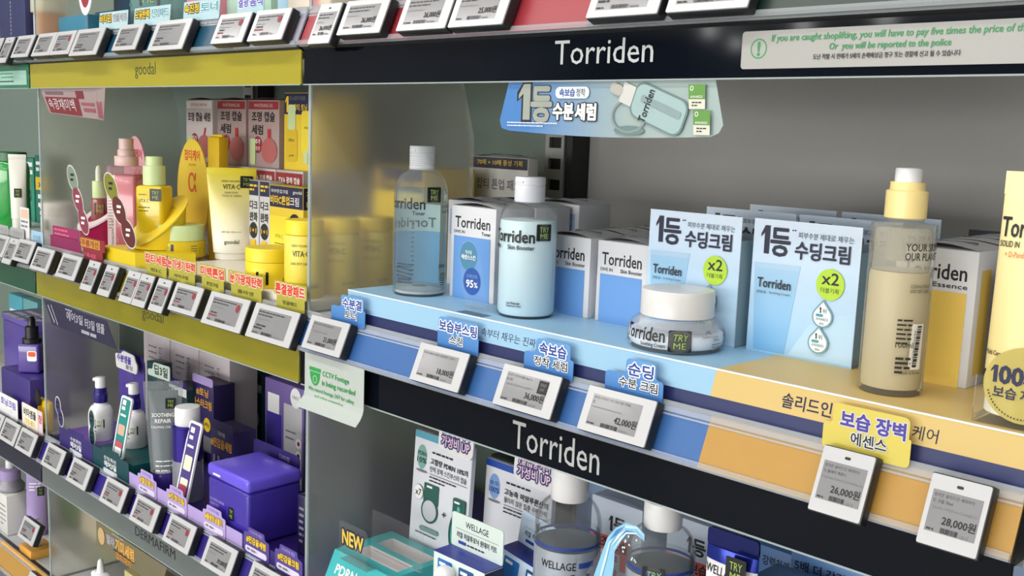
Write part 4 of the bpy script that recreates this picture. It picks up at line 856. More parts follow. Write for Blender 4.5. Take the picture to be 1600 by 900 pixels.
def fruity(X, w, t1, t2, label, w2=None):
    def fn(m): m.text(t1, 0, .0165, .0145, POUT, w=w*.90, al='c', b=.05, out=.12, mo=paint('talker cream outline', (250, 226, 206), .4)); m.text(t2, .0, .0035, .0055, SERIF, w=w2 or w*.45, al='c', b=.02)
    popcard(X, 2, rnd([(-w*.42, -.003), (w*.44, -.003), (w*.44, .014), (w*.5, .015), (w*.5, .034), (-w*.5, .034), (-w*.5, .015), (-w*.42, .014)], .002), paint('talker olive', (172, 166, 62), .35), fn, label)
fruity(-1.562, .080, '잡티세럼', 'VITA C', 'coral lettered shelf talker, first right of the yellow step')
fruity(-1.479, .096, '눈가생기탄력', '아이크림', 'coral lettered shelf talker, second from the yellow step')
fruity(-1.384, .074, '미백톤업', '톤업크림', 'coral lettered shelf talker, third from the yellow step')
fruity(-1.291, .094, '눈가광채탄력', '콜라겐', 'coral lettered shelf talker, fourth, before pad jar')
fruity(-1.178, .078, '톤결광패드', '청귤패드', 'coral lettered shelf talker, fifth, next to frosted divider')
# hanging red banner
t = thing('hanging_sign', 'small red and grey curled banner under the yellow header', 'sign', (-1.86, .774, 1.556))
m = MB(); N = 12; v = []; f = []
for i in range(N+1):
    a = i/N; yb = -.016*max(0, (a-.72)/.28)**2
    v += [(-.149+.290*a, yb*.3, 0), (-.096+.262*a, yb-.004, -.0455-.011*a)]
m.add(v+[(x, y+.0006, z) for x, y, z in v], [(2*i, 2*i+1, 2*i+3, 2*i+2) for i in range(N)]+[(2*i+2*N+2, 2*i+2*N+4, 2*i+2*N+5, 2*i+2*N+3) for i in range(N)], paint('banner dull mauve', (150, 132, 132), .4)); m.build('banner', t)
m = MB(); m.map = lambda u, q, d: (-.149+.290*u+(.053-.028*u)*q, -.004*q-d-.016*max(0, (u-.72)/.28)**2*(1 if q > .5 else .3+.7*q), -(.0455+.011*u)*q); m.d = .0004
DKR = paint('banner dark red', (116, 34, 44), .4)
def qd(u0, u1, q0, q1, mt): m.put([(u0+(u1-u0)*i/6, q) for i in range(7) for q in (q0, q1)], [(2*i, 2*i+1, 2*i+3, 2*i+2) for i in range(6)], mt); m.nx()
qd(.03, .55, .35, .97, DKR); qd(.06, .34, .14, .26, paint('banner mauve print', (112, 84, 92), .4)); qd(.53, .64, .12, .38, DKR); qd(.58, .78, .50, .60, paint('banner rose print', (140, 76, 84), .4)); qd(.60, .78, .68, .80, paint('banner rose print', (140, 76, 84), .4)); qd(.82, .98, .45, .95, paint('banner rose print', (140, 76, 84), .4))
P, F, tw, th = text_mesh('속광채미백'); m.put([(.06+.42*x/tw, .82-.42*y/th) for x, y in P], [q[::-1] for q in F], paint('banner silver print', (200, 196, 196), .4)); m.nx()
m.build('printed_face', t)

# ================================================================== far left bay, middle shelf
t = thing('green_bottle', 'glossy green bottle cut by the left picture edge', 'bottle', (-2.415, .865, ZB2)); r = .036
m = MB(); m.lathe([(r*.95, 0), (r, .003), (r, .125)]+curve(r, .125, .026, .148)[1:], paint('green gloss plastic', (30, 150, 60), .15, coat=.6)); m.build('bottle_body', t)
m = MB(); m.lathe([(.030, .147), (.031, .148), (.031, .166), (.029, .168), (0, .168)], paint('dark green cap', (20, 92, 48), .3)); m.build('cap', t)
m = MB(); m.cyl(r, d0=.0007); try_sticker(m, rad(86)*r, .095, .016, .020); m.build('tester_sticker', t)
soft_tube('white_tube', 'white cream tube beside the green bottle', (-2.300, .835, ZB2+.0005), rad(55), .036, .014, .030, .166, .030, paint('tube off white', (228, 228, 216), .4), paint('tube pale grey', (212, 212, 206), .4), None, (-.006, .075, .015, .019))
jar('white_jar', 'white jar with grooved lid behind left acrylic divider', -2.168, .862, .031, WHITEP, [(.029, 0), (.031, .003), (.031, .044), (.028, .047)], paint('lid pale', (222, 222, 218), .35), [(.030, .047), (.0315, .048), (.0315, .055), (.0300, .056), (.0300, .060), (.0315, .061), (.0315, .070), (.029, .073), (0, .073)], z=ZB2, sticker=(rad(20)*.031, .018, .012, .022))
GNB = paint('carton teal green', (44, 140, 116), .45)
def f_g(m, w, h): m.lines(-w*.4, h-.02, w*.8, 3, .018, .010, WINK, 3); m.poly(ell(0, h-.090, w*.25, .018), STICKER); m.text('x2', 0, h-.094, .009, LIME, al='c', w=w*.3); m.poly([(-w*.45, .004), (w*.1, .004), (w*.1, .06), (-w*.45, .09)], WINK)
def f_g2(m, w, h): m.lines(-w*.4, h-.022, w*.7, 2, .014, .008, WINK, 5); m.rect(-w*.45, w*.48, h-.08, h-.05, YELINK); m.text('x2', 0, h-.072, .014, INK, al='c', w=w*.5, b=.03); m.lines(-w*.3, h-.10, w*.6, 2, .02, .01, WINK, 6)
carton('green_carton', 'teal green carton with lime number disc behind white tube', -2.551, .95, .066, .05, .150, f_g, 'teal green cartons', z=ZB2, bodym=GNB, flap=False)
carton('green_carton', 'teal green carton with yellow band left of divider', -2.470, .95, .080, .05, .158, f_g2, 'teal green cartons', z=ZB2, bodym=paint('carton deep teal green', (28, 118, 98), .45), flap=False)
simple_pop(-2.118, 2, .046, .066, paint('card pale', (222, 222, 222), .4), lambda m: (m.rect(-.018, .02, .045, .062, paint('card peach', (222, 190, 166), .4)), m.lines(-.018, .036, .034, 3, .009, .004, GREYINK, 3)), 'small leaning white and peach card at far left rail', y=.7795)
simple_pop(-2.052, 2, .058, .025, paint('card ice blue', (160, 196, 220), .4), lambda m: m.text('신상품', 0, .006, .011, paint('card slate ink', (70, 96, 140), .4), w=.036, al='c'), 'ice blue card beside the left divider', y=.7775)
simple_pop(-2.150, 2, .072, .022, paint('card grey', (168, 170, 170), .4), lambda m: m.text('진정토너', 0, .008, .009, GREYINK, w=.05, al='c'), 'grey card below the leaning white card', y=.776)
simple_pop(-2.228, 2, .060, .022, paint('card grey', (168, 170, 170), .4), lambda m: m.text('수분크림', 0, .008, .009, GREYINK, w=.045, al='c'), 'grey card at the left picture edge', y=.776)

# ================================================================== purple brand shelf (bay B, lower)
Z1 = ZL[1]-.0022
PUR = paint('product purple', (62, 46, 158), .25, coat=.2); PURD = paint('deep purple', (44, 30, 112), .3); LAV = paint('lavender card', (180, 160, 216), .4); TEALC = paint('deep teal card', (14, 66, 76), .4); PURC = paint('purple card', (50, 38, 110), .4)
NVC = paint('carton indigo', (52, 40, 98), .4)
m = MB(); m.box(-1.985, -1.850, .797, .93, Z1, .899, paint('step purple', (112, 84, 168), .4), .001); tag(m.build('display_step'), 'purple step under the navy collared white bottle', 'step', 'low steps for white bottles')
m = MB(); m.box(-1.848, -1.700, .797, .93, Z1, .899, paint('step teal', (18, 82, 84), .4), .001); tag(m.build('display_step'), 'teal step under the second white bottle', 'step', 'low steps for white bottles')
def white_bottle(X, Y, label):
    t = thing('lotion_bottle', label, 'bottle', (X, Y, .8993), rad(45), 'white lotion bottles'); r = .0227
    m = MB(); m.lathe([(r*.94, 0), (r, .002), (r, .046)]+curve(r, .046, .0125, .067, 8)[1:]+[(.0118, .072)], WHITEP); m.build('bottle_body', t)
    m = MB(); m.lathe([(.0122, .072), (.0126, .073), (.0126, .089), (.0112, .0905), (.0112, .0995), (.010, .1005)], paint('navy collar', (38, 30, 118), .25)); m.build('collar', t)
    m = MB(); m.lathe([(.0092, .1005), (.0092, .119), (.0085, .1205), (0, .121)], WHITEP); m.box(-.013, .0, -.004, .004, .113, .119, WHITEP, .001); m.build('pump_head', t)
    m = MB(); m.cyl(r, d0=.0004); m.lines(-.012, .030, .02, 2, .01, .0018, GREYINK, 2); m.build('front_print', t)
    m = MB(); m.cyl(r, d0=.0007); try_sticker(m, -.004, .027, .0185, .0165); m.build('tester_sticker', t)
white_bottle(-1.887, .823, 'white bottle with navy collar standing on the purple step')
white_bottle(-1.806, .850, 'white bottle half hidden by the teal leaning card')
t = thing('shaped_sign', 'purple panel sign topped by a white cloud label on clear rod', 'sign', (-1.925, .905, Z1))
m = MB(); m.prism(rrect(-.062, .050, .025, .175, .02), 0, .002, paint('sign violet', (84, 66, 156), .4)); m.build('back_panel_card', t)
m = MB(); m.tube([(.0, -.006, .03), (.0, -.006, .150)], .005, CLEAR); m.build('clear_rod', t)
m = MB(); m.prism(rnd([(-.042, .142), (.046, .142), (.05, .160), (.040, .168), (.036, .178), (-.012, .180), (-.020, .172), (-.046, .170)], .006), -.014, -.012, WHITEP); m.flat(-.014); m.text('수분앰플', -.037, .157, .014, PURINK, w=.06, b=.05); m.text('쿨링', .0, .146, .009, GREYINK, w=.03, b=.03); m.build('cloud_label', t)
m = MB(); m.box(-.022, .022, 0, .03, 0, .146, paint('carton dark teal', (16, 66, 70), .4), .001); o = m.build('teal_carton'); o.location = (-1.842, .905, .8993); tag(o, 'dark teal carton standing right of the purple panel sign', 'carton')
t = thing('ear_label', 'pale mint label with big lettering above the clear tube', 'sign', (-1.795, .895, Z1))
m = MB(); m.prism(rnd([(-.045, .150), (.042, .152), (.042, .180), (-.022, .178), (-.026, .164), (-.045, .162)], .005), 0, .0015, paint('mint card', (206, 226, 214), .4)); m.box(-.01, .01, .0016, .003, 0, .156, CLEAR); m.flat(0); m.text('딥3일', -.018, .157, .018, INK, w=.052, b=.03); m.build('label_card', t)
def stick_sign(X, Y, Z, w, h, lean, bgm, label, pics):
    t = thing('leaning_sign', label, 'sign', (X, Y, Z), group='leaning strip signs', rx=-lean)
    m = MB(); m.prism(rrect(-w/2, w/2, 0, h, .006), -.0015, .0015, WHITEP); m.build('sign_board', t)
    m = MB(); m.flat(-.0015); m.poly(rrect(-w*.40, w*.40, .004, h-.004, .004), bgm); m.lines(-w*.28, h*.86, w*.5, 1, .01, .009, WINK, 2); m.lines(-w*.28, h*.78, w*.5, 1, .01, .006, WINK, 3); m.lines(-w*.3, h*.68, w*.6, 1, .01, .004, WINK, 5)
    for z0, z1, c in pics: m.poly(rrect(-w*.3, w*.3, h*z0, h*z1, .003), c)
    m.build('printed_face', t)
stick_sign(-1.744, .789, ZL[1]+.0265, .042, .112, rad(11), paint('sign teal', (30, 134, 128), .4), 'teal leaning strip sign with photo patches', [(.38, .55, paint('photo skin', (206, 170, 150), .5)), (.05, .28, paint('photo rose', (190, 80, 96), .5)), (.05, .18, WINK)])
stick_sign(-1.512, .789, ZL[1]+.0100, .040, .134, rad(13), paint('sign indigo', (72, 58, 128), .4), 'indigo leaning strip sign in front of the purple bottle', [(.40, .58, paint('photo pale green', (222, 226, 196), .5)), (.10, .30, paint('photo cream', (226, 226, 206), .5)), (.10, .22, paint('photo rose', (190, 80, 96), .5))])
CG = clear('grey clear tube', (214, 220, 222), .84, .06)
def fn(m):
    m.text('SOOTHING', 0, .136, .0065, WINK, w=.036, al='c', b=.02); m.text('REPAIR', 0, .126, .0065, WINK, w=.026, al='c', b=.02); m.text('CALMING CREAM', 0, .117, .004, WINK, w=.038, al='c'); m.lines(-.012, .06, .028, 3, .008, .002, WINK, 3); m.text('DERMAFIRM', 0, .04, .004, WINK, w=.024, al='c')
soft_tube('clear_tube', 'grey see-through tube with purple cap', (-1.602, .806, Z1), rad(57), .064, .017, .044, .196, .040, CG, paint('purple cap', (50, 34, 120), .25), fn, (.004, .150, .0165, .0175))
m = MB(); m.loft([[(q[0]*.8, q[1]*.8, q[2]) for q in rg] for rg in tube_rings(.022, .017, .030, .0012, .045, .18)], paint('tube grey gel', (104, 114, 118), .2, coat=.5)); 
t = bpy.data.objects['clear_tube']; m.build('gel', t)
t = thing('essence_bottle', 'purple metallic bottle with round white cap and clear lower half', 'bottle', (-1.553, .824, Z1), rad(40)); r = .0253
m = MB(); m.lathe([(r*.95, 0), (r, .002), (r, .070)], clear('silver clear wall', (214, 216, 226), .7, .05)); m.build('bottle_body', t)
m = MB(); m.lathe([(0, .01), (r*.7, .01), (r*.72, .07), (0, .07)], paint('inner chrome', (170, 170, 190), .15, .7)); m.build('inner_tube', t)
m = MB(); m.lathe([(r, .070), (r, .125), (r*1.04, .126), (r*1.04, .129), (r*.98, .130), (0, .130)], paint('metallic indigo', (54, 40, 140), .15, .6)); m.build('upper_sleeve', t)
m = MB(); m.lathe([(.0205, .130), (.0208, .131), (.0208, .157), (.0195, .160), (0, .161)], WHITEP); m.build('cap', t)
# tub
t = thing('pad_tub', 'large purple square tub with rounded lid', 'tub', (-1.3625, .7875, Z1))
m = MB(); m.box(-.0595, .0595, 0, .094, 0, .083, PUR, .006, 3); m.flat(0); m.text('SOOTHING REPAIR', -.052, .047, .0042, LAV, w=.043); m.text('TONER PAD', -.052, .040, .0034, LAV, w=.026); m.build('tub_body', t)
m = MB(); m.box(-.0605, .0605, -.001, .095, .0835, .1045, paint('purple lid', (104, 86, 222), .25, coat=.3), .006, 4); m.box(-.038, -.017, -.0032, -.001, .0905, .0935, WHITEP, .0008); m.build('lid', t)
m = MB(); m.flat(0, d0=.0006); try_sticker(m, .004, .030, .015, .020); m.build('tester_sticker', t)
def tabbox(name, label, X, Y, w, d, h, tabh, mt, tabm, fn, group=None, z=Z1, tabx=None, sidefn=None):
    t = thing(name, label, 'carton', (X, Y, z), 0, group)
    m = MB(); m.box(-w/2, w/2, 0, d, 0, h, mt, .0012); m.build('box_body', t)
    if tabh: m = MB(); a, b = tabx or (-w/2, w/2); m.prism(rnd([(a, h-.004), (b, h-.004), (b, h+tabh), (a, h+tabh)], .006), -.0008, -.0001, tabm); m.build('header_tab', t)
    m = MB(); m.flat(-.0008); fn(m, w, h); m.build('printed_face', t)
    return t
YO = paint('golden ink', (232, 170, 70), .5)
def f_tm(m, w, h):
    m.text('더마펌', 0, h+.002, .008, LAV, w=w*.4, al='c'); m.text('#토닝', -w*.30, h-.026, .015, YO, w=w*.58, b=.03); m.text('마스터크림', -w*.46, h-.048, .016, YO, w=w*.90, b=.03); m.poly(ell(w*.22, h-.078, .0125, .0135), YELINK); m.text('80g', w*.22, h-.082, .008, INK, w=.015, al='c', b=.02); m.poly(rrect(-w*.1, w*.45, .02, .050, .003), GREYINK)
tabbox('cream_carton', 'indigo carton with lilac tab and golden lettering', -1.722, .945, .076, .045, .150, .012, NVC, LAV, f_tm, 'indigo golden lettered cartons')
def f_eh(m, w, h):
    m.text('더마펌', 0, h-.014, .008, WINK, w=w*.3, al='c'); m.text('#민감끝세럼', -w*.46, h-.036, .016, YO, w=w*.9, b=.03); m.poly(ell(w*.25, h-.060, .011, .012), YELINK); m.text('x2', w*.25, h-.063, .008, INK, w=.014, al='c', b=.02); m.rect(-w*.36, -w*.26, .006, h-.05, GREYINK); m.rect(-w*.16, -w*.06, .006, h-.05, GREYINK)
tabbox('serum_carton', 'indigo serum carton with golden lettering behind purple tub', -1.558, .890, .076, .045, .108, .012, NVC, NVC, f_eh, 'indigo golden lettered cartons')
def f_tb(cc):
    def fn(m, w, h): m.rect(-w*.5, w*.5, h-.014, h+.002, WINK); m.lines(-w*.4, h-.010, w*.5, 1, .006, .006, INK, 3); m.text('더마펌', 0, h+.008, .006, cc, w=w*.24, al='c'); m.poly(ell(-w*.2, .06, .018, .018), WINK); m.poly(ell(w*.2, .06, .018, .018), WINK); m.lines(-w*.35, .09, w*.6, 1, .006, .006, WINK, 3)
    return fn
DT = paint('carton dark teal', (16, 66, 70), .4)
tabbox('cream_carton', 'dark teal carton with purple tab left behind indigo carton', -1.790, .928, .078, .045, .130, .016, DT, PURD, f_tb(LAV), 'dark teal cartons with tabs')
tabbox('cream_carton', 'dark teal carton with purple tab behind the indigo cartons', -1.836, 1.060, .088, .09, .128, .022, DT, PURD, f_tb(LAV), 'dark teal cartons with tabs')
tabbox('cream_carton', 'dark teal carton with teal tab rightmost behind indigo cartons', -1.747, 1.060, .086, .09, .128, .022, DT, TEALC, f_tb(TEALINK), 'dark teal cartons with tabs')
PW = paint('carton grey pink', (206, 196, 200), .5)
def f_w(m, w, h): m.text('DERMAFIRM', w*.2, h*.25, .012, paint('carton mauve ink', (150, 124, 132), .5), w=.11, rot=pi/2); m.lines(-w*.3, h*.7, w*.3, 4, .012, .003, GREYINK, 3)
for i, X in enumerate((-1.985, -1.868, -1.752)): carton('stock_carton', 'pale grey pink carton at the back, %s from left' % ORD[i], X, .985, .114, .06, .235, f_w, 'pale back row cartons', z=Z1, bodym=PW, flap=False)
def f_bag(m, w, h):
    m.rect(-w*.46, -w*.06, .050, h-.060, PUR); m.rect(-w*.42, -w*.12, h-.060, h-.025, WINK); m.rect(w*.0, w*.46, .035, h-.035, paint('printed silver pouch', (196, 196, 200), .4)); m.poly(ell(w*.30, h-.020, .016, .018), WINK); m.text('ONLY', w*.30, h-.022, .006, INK, w=.02, al='c')
    for k in range(3): m.poly(ell(w*.38, .085-.022*k, .009, .009), WINK); m.poly(ell(w*.38, .085-.022*k, .004, .004), (DARKRED, INK, GREYINK)[k])
    m.lines(w*.06, .10, w*.25, 2, .012, .003, GREYINK, 3); m.text('DERMAFIRM', w*.1, .045, .004, GREYINK, w=.03); m.rect(-w*.48, w*.48, .004, .028, WINK)
carton('gift_set_carton', 'lilac gift set carton showing a purple bottle and silver pouch', -1.512, .985, .122, .05, .184, f_bag, z=Z1, bodym=paint('carton violet', (112, 92, 160), .4), flap=False)
t = thing('box_card', 'indigo rounded header card behind the purple tub', 'sign', (-1.3925, .893, Z1)); m = MB(); m.prism(rrect(-.068, .066, 0, .115, .008), 0, .001, PURC); m.flat(0); m.text('더마펌', .01, .098, .009, LAV, w=.028); m.text('#열감토닝패드', -.06, .082, .009, YO, w=.05); m.build('card', t)
m = MB(); m.box(-.012, .012, -.012, .012, 0, .092, paint('dark violet plastic', (36, 30, 70), .25), .004, 3); m.flat(-.012); m.lines(-.005, .07, .012, 6, .01, .004, GREYINK, 3); o = m.build('mascara_box'); o.location = (-1.232, .845, Z1); tag(o, 'slim dark violet pack between purple tub and divider', 'carton')
# cards along the purple rail
def tabcard(X, w, mt, tx, label, y=.7785):
    def fn(m): m.text(tx, 0, .0205, .0075, WINK, w=.050, al='c'); m.text('에어3일', 0, .008, .011, WINK, w=.048, al='c', b=.03); m.poly(rrect(-.028, .028, -.004, .0055, .004), paint('tab pill', (200, 206, 216), .4))
    popcard(X, 1, rnd([(-w/2, -.008), (w/2, -.008), (w/2, .036), (.034, .037), (.034, .044), (-.034, .042), (-.034, .036), (-w/2, .036)], .004), mt, fn, label, y=y)
tabcard(-1.897, .150, PURC, '수분폭탄', 'long purple rail card below the navy collared bottle')
tabcard(-1.750, .146, TEALC, '진정폭탄', 'long teal rail card below the teal leaning sign')
m = MB(); m.box(-1.676, -1.305, .7785, .7795, ZL[1]-.002, ZL[1]+.022, LAV); tag(m.build('rail_strip'), 'long lavender strip card standing on the purple rail', 'strip')
m = MB(); m.box(-1.304, -1.150, .7785, .7795, ZL[1]-.002, ZL[1]+.022, PURC); tag(m.build('rail_strip'), 'dark purple strip card next to the lavender strip', 'strip')
def lil(X, tx, label, mt=LAV):
    def fn(m): m.text('더마펌', 0, .032, .005, PURINK if mt is LAV else LAV, w=.03, al='c'); m.text(tx, 0, .0165, .0105, YELINK, w=.052, al='c', b=.04, out=.1, mo=NAVYP); m.poly(rrect(-.029, .029, .002, .0115, .0045), paint('pill lilac', (222, 214, 238), .4)); m.lines(-.024, .005, .046, 1, .004, .0035, GREYINK, 3)
    popcard(X, 1, rnd([(-.034, -.002), (.034, -.002), (.034, .030), (.022, .031), (.022, .040), (-.022, .040), (-.022, .031), (-.034, .030)], .004), mt, fn, label, y=.7775)
lil(-1.607, '#열감토너', 'lavender shelf talker, first right of the teal rail card'); lil(-1.504, '#진정크림', 'lavender shelf talker at foot of indigo leaning sign'); lil(-1.385, '#물광토닝패드', 'lavender shelf talker in front of purple tub')
lil(-1.264, '#민감끝세럼', 'dark purple shelf talker right of the purple tub', paint('talker purple', (84, 70, 146), .4)); lil(-1.180, '#민감끝크림', 'dark purple shelf talker touching the divider', paint('talker purple', (84, 70, 146), .4))
ovals(-1.995, ZL[1], [(-.012, .068), (.0, .045)], [PURC, PURC], 'small purple double oval sign by left divider', rx=.011, rz=.016, tilt=.2)
ovals(-1.852, ZL[1]+.0245, [(0, .050), (0, .018)], [TEALC, TEALC], 'small teal double oval sign before navy collared bottle', rx=.011, rz=.017, tilt=.1, base=0)
# hanging dark banner and golden sign
t = thing('hanging_sign', 'dark indigo banner under the olive yellow fascia', 'sign', (-1.86, .771, 1.1605))
m = MB(); m.prism([(-.151, -.004), (-.112, -.048), (.160, -.048), (.122, -.004)], -.0004, .0004, paint('banner indigo', (40, 36, 66), .35)); m.flat(-.0004); SI = paint('banner silver ink', (160, 160, 172), .4)
m.text('에어3일', -.045, -.028, .017, SI, w=.07, b=.03); m.text('터3일 앰플', .035, -.030, .017, SI, w=.08, b=.03); m.lines(-.05, -.010, .05, 1, .006, .003, SI, 3); m.lines(.02, -.042, .08, 1, .006, .006, SI, 5); m.line(-.13, -.012, -.10, -.042, .004, SI); m.line(-.115, -.010, -.085, -.044, .003, SI); m.build('banner', t)
t = thing('hanging_sign', 'golden lettered grey banner under the grey fascia', 'sign', (-1.66, .771, .7780))
m = MB(); m.prism([(-.137, -.004), (-.137, -.050), (.110, -.050), (.134, -.004)], -.0004, .0004, paint('banner grey gold', (112, 106, 80), .35)); m.flat(-.0004); m.text('멜라', -.094, -.032, .017, SI, w=.032, b=.04); m.text('기미세럼', -.058, -.036, .024, YO, w=.072, b=.03); m.text('잡티패치', -.056, -.049, .013, paint('amber ink', (214, 140, 40), .5), w=.06, b=.02); m.rect(-.065, .016, -.0365, -.0345, INK); m.poly(ell(-.115, -.026, .014, .016), paint('banner peach', (196, 166, 120), .4)); m.lines(-.07, -.008, .06, 1, .006, .0025, SI, 4); m.build('banner', t)
t = thing('lotion_bottle', 'white narrow nozzle bottle below the grey fascia', 'bottle', (-1.862, .805, ZL[0]-.002)); m = MB(); m.box(-.020, .020, -.012, .012, 0, .072, WHITEP, .005, 3); m.build('bottle_body', t); m = MB(); m.lathe([(.008, .071), (.0065, .082), (.005, .094), (.002, .098), (0, .098)], WHITEP, seg=20); m.build('nozzle', t)
m = MB(); m.box(-.07, .07, 0, .06, 0, .085, paint('carton straw', (206, 194, 130), .5), .001); o = m.build('straw_carton'); o.location = (-1.745, .83, ZL[0]-.002); tag(o, 'straw coloured carton below the grey fascia', 'carton')

# ================================================================== far left bay, lower and bottom shelves
t = thing('storage_box', 'big purple printed box at left picture edge', 'box', (-2.445, .885, Z1)); m = MB(); m.box(-.118, .100, 0, .12, 0, .150, paint('box violet', (88, 70, 160), .3), .004); m.build('box_body', t)
m = MB(); m.box(-.120, .102, -.002, .122, .150, .168, paint('box violet lid', (110, 92, 178), .3), .004); m.map = lambda u, v, d: (u, v, .168+d); m.d = .0002; m.lines(-.09, .04, .16, 3, .025, .014, WINK, 3); m.build('lid', t)
t = thing('dropper_bottle', 'purple square dropper bottle with black cap', 'bottle', (-2.222, .825, Z1+.094), rad(45))
m = MB(); m.box(-.023, .023, -.021, .021, 0, .062, paint('violet glass', (84, 64, 150), .15, coat=.4), .005, 3); m.build('bottle_body', t); m = MB(); m.lathe([(.0185, .062), (.0195, .063), (.0195, .072), (.0135, .073), (.0135, .097), (.0075, .099), (.0075, .113), (.004, .118), (0, .118)], paint('black cap', (16, 16, 18), .3)); m.build('dropper_cap', t)
m = MB(); m.flat(-.021); m.poly(rrect(-.002, .018, .026, .048, .004), WINK); m.poly(rrect(0, .016, .036, .046, .003), ORINK); m.build('front_sticker', t)
m = MB(); m.box(-.075, .085, -.035, .05, 0, .093, paint('stand violet', (58, 44, 120), .3), .004); o = m.build('bottle_stand'); o.location = (-2.235, .825, Z1); tag(o, 'violet block stand under the black capped dropper bottle', 'stand')
def lcard(X, w, h, mt, tx, ink, label, z=0):
    simple_pop(X, 1, w, h, mt, lambda m: (m.text(tx, 0, h*.45+z, h*.36, ink, w=w*.78, al='c', b=.03), m.text('크림세트', 0, h*.1+z, h*.26, YELINK if ink is INK else WINK, w=w*.7, al='c', b=.02)), label, y=.7775, z=z)
lcard(-2.236, .105, .042, paint('card white', (236, 236, 240), .4), '토닝크림', PURINK, 'white shelf talker with purple lettering at far left'); lcard(-2.118, .082, .046, paint('card cream', (238, 232, 220), .4), '비타앰플', INK, 'cream shelf talker beside the lower left divider'); lcard(-2.064, .022, .046, paint('card blush', (236, 206, 214), .4), '장', REDINK, 'narrow blush card touching lower left divider')
for i, (X, c) in enumerate(((-2.80, (80, 170, 190)), (-2.70, (110, 176, 180)))):
    def f_c(m, w, h): m.rect(-w*.5, w*.5, 0, h*.35, YELINK); m.lines(-w*.4, h*.7, w*.7, 2, .02, .01, WINK, i)
    carton('sheet_mask_pack', ('left', 'right')[i]+' aqua sheet mask pack with yellow base at far left', X, 1.0, .095, .03, .165, f_c, 'aqua sheet mask packs', z=Z1, bodym=paint('pack aqua %d' % i, c, .4), flap=False)
for i, X in enumerate((-2.985, -2.925)):
    X += .22
    t = thing('slim_bottle', 'slim white topped teal bottle, %s of a pair behind aqua packs' % ('left', 'right')[i], 'bottle', (X, 1.09, Z1), group='slim teal bottles'); m = MB(); m.lathe([(.020, 0), (.021, .002), (.021, .17), (.012, .185)], paint('bottle teal', (80, 130, 150), .3), seg=28); m.build('bottle_body', t); m = MB(); m.lathe([(.013, .185), (.013, .225), (0, .226)], WHITEP, seg=24); m.build('cap', t)
t = thing('zip_pouch', 'yellow pouch with black round tag beside lower left divider', 'pouch', (-2.095, .800, Z1)); m = MB(); m.box(-.03, .03, -.006, .006, 0, .062, YELD, .004); m.build('pouch', t); m = MB(); m.prism(ell(-.01, .066, .012, .018), -.012, -.010, STICKER); m.build('round_tag', t)
# bottom left
Z0 = ZL[0]-.002
m = MB(); m.box(-2.230, -2.165, .7875, .840, Z0, Z0+.018, paint('orange box', (224, 166, 74), .35), .001); tag(m.build('display_step'), 'small orange step box at bottom left', 'step')
m = MB(); m.box(-2.30, -2.055, .775, .7795, Z0, Z0+.006, paint('orange liner', (232, 178, 92), .35)); tag(m.build('rail_strip'), 'orange strip card on the bottom left rail', 'strip')
t = thing('perfume_bottle', 'tiny clear bottle with open silver lid on orange step', 'bottle', (-2.196, .812, Z0+.0182)); m = MB(); m.lathe([(.010, 0), (.0105, .001), (.0105, .030), (.0085, .033)], CLEARB, seg=28); m.build('bottle_body', t); m = MB(); m.lathe([(.0092, .033), (.0092, .043), (0, .0432)], paint('cream collar', (226, 214, 180), .3), seg=24); m.build('collar', t)
m = MB(); m.prism([(-.010, .050), (.006, .062), (.0075, .060), (-.0085, .048)], -.008, .008, paint('silver lid', (220, 222, 226), .15, .7)); m.box(-.010, -.0085, -.004, .004, .040, .050, SILVER); m.build('flip_lid', t)
m = MB(); m.lathe([(0, .002), (.0085, .002), (.0085, .026), (0, .026)], paint('pale amber fill', (216, 204, 170), .3), seg=24); m.build('liquid', t)
t = thing('dropper_bottle', 'lavender collared serum bottle standing on white box, bottom left', 'bottle', (-2.375, .825, Z0+.0935)); m = MB(); m.lathe([(.029, 0), (.030, .002), (.030, .010), (.021, .022), (.021, .024)], paint('serum grey glass', (150, 148, 158), .2), seg=32); m.build('bottle_body', t); m = MB(); m.lathe([(.0215, .024), (.022, .025), (.022, .046), (.016, .050), (0, .0502)], paint('lavender plastic', (176, 158, 208), .3), seg=32); m.build('collar', t); m = MB(); m.lathe([(.0095, .0502), (.0095, .066), (.006, .073), (0, .075)], WHITEP, seg=20); m.build('rubber_bulb', t)
def f_wb(m, w, h): m.lines(w*.02, h*.7, w*.4, 5, .011, .003, GREYINK, 3); m.rect(-w*.3, -w*.12, h*.45, h*.85, STICKER)
carton('white_carton', 'white square carton under the lavender serum bottle', -2.375, .800, .085, .05, .092, f_wb, z=Z0, bodym=paint('carton soft white', (214, 214, 212), .45), flap=False)
soft_tube('lavender_tube', 'lavender tube with black sticker at bottom left', (-2.305, .855, Z0), rad(55), .040, .016, .046, .165, .012, paint('lavender tube', (170, 150, 206), .35), paint('lavender cap', (150, 130, 190), .35), lambda m: m.lines(-.014, .118, .025, 3, .007, .003, WINK, 3), (.004, .092, .014, .020))
for i, (X, c) in enumerate(((-2.33, (96, 140, 70)), (-2.20, (226, 214, 190)), (-2.10, (196, 206, 110)))):
    m = MB(); m.box(-.045, .045, 0, .05, 0, .15-.02*i, paint('carton back %d' % i, c, .5), .001); m.flat(0); m.lines(-.03, .10, .06, 4, .014, .004, GREYINK, i); o = m.build('back_carton'); o.location = (X, .93, Z0); tag(o, ('leaf green', 'cream', 'pale lime')[i]+' carton at the back of bottom left shelf', 'carton')
ptag(-2.178, 0, 'L', 'tilted price tag with red spot at bottom left corner', dot=True, seed=120, drop=-.085)
ptag(-2.085, 0, 'P', 'narrow price tag below the small orange step', seed=121, drop=.0)

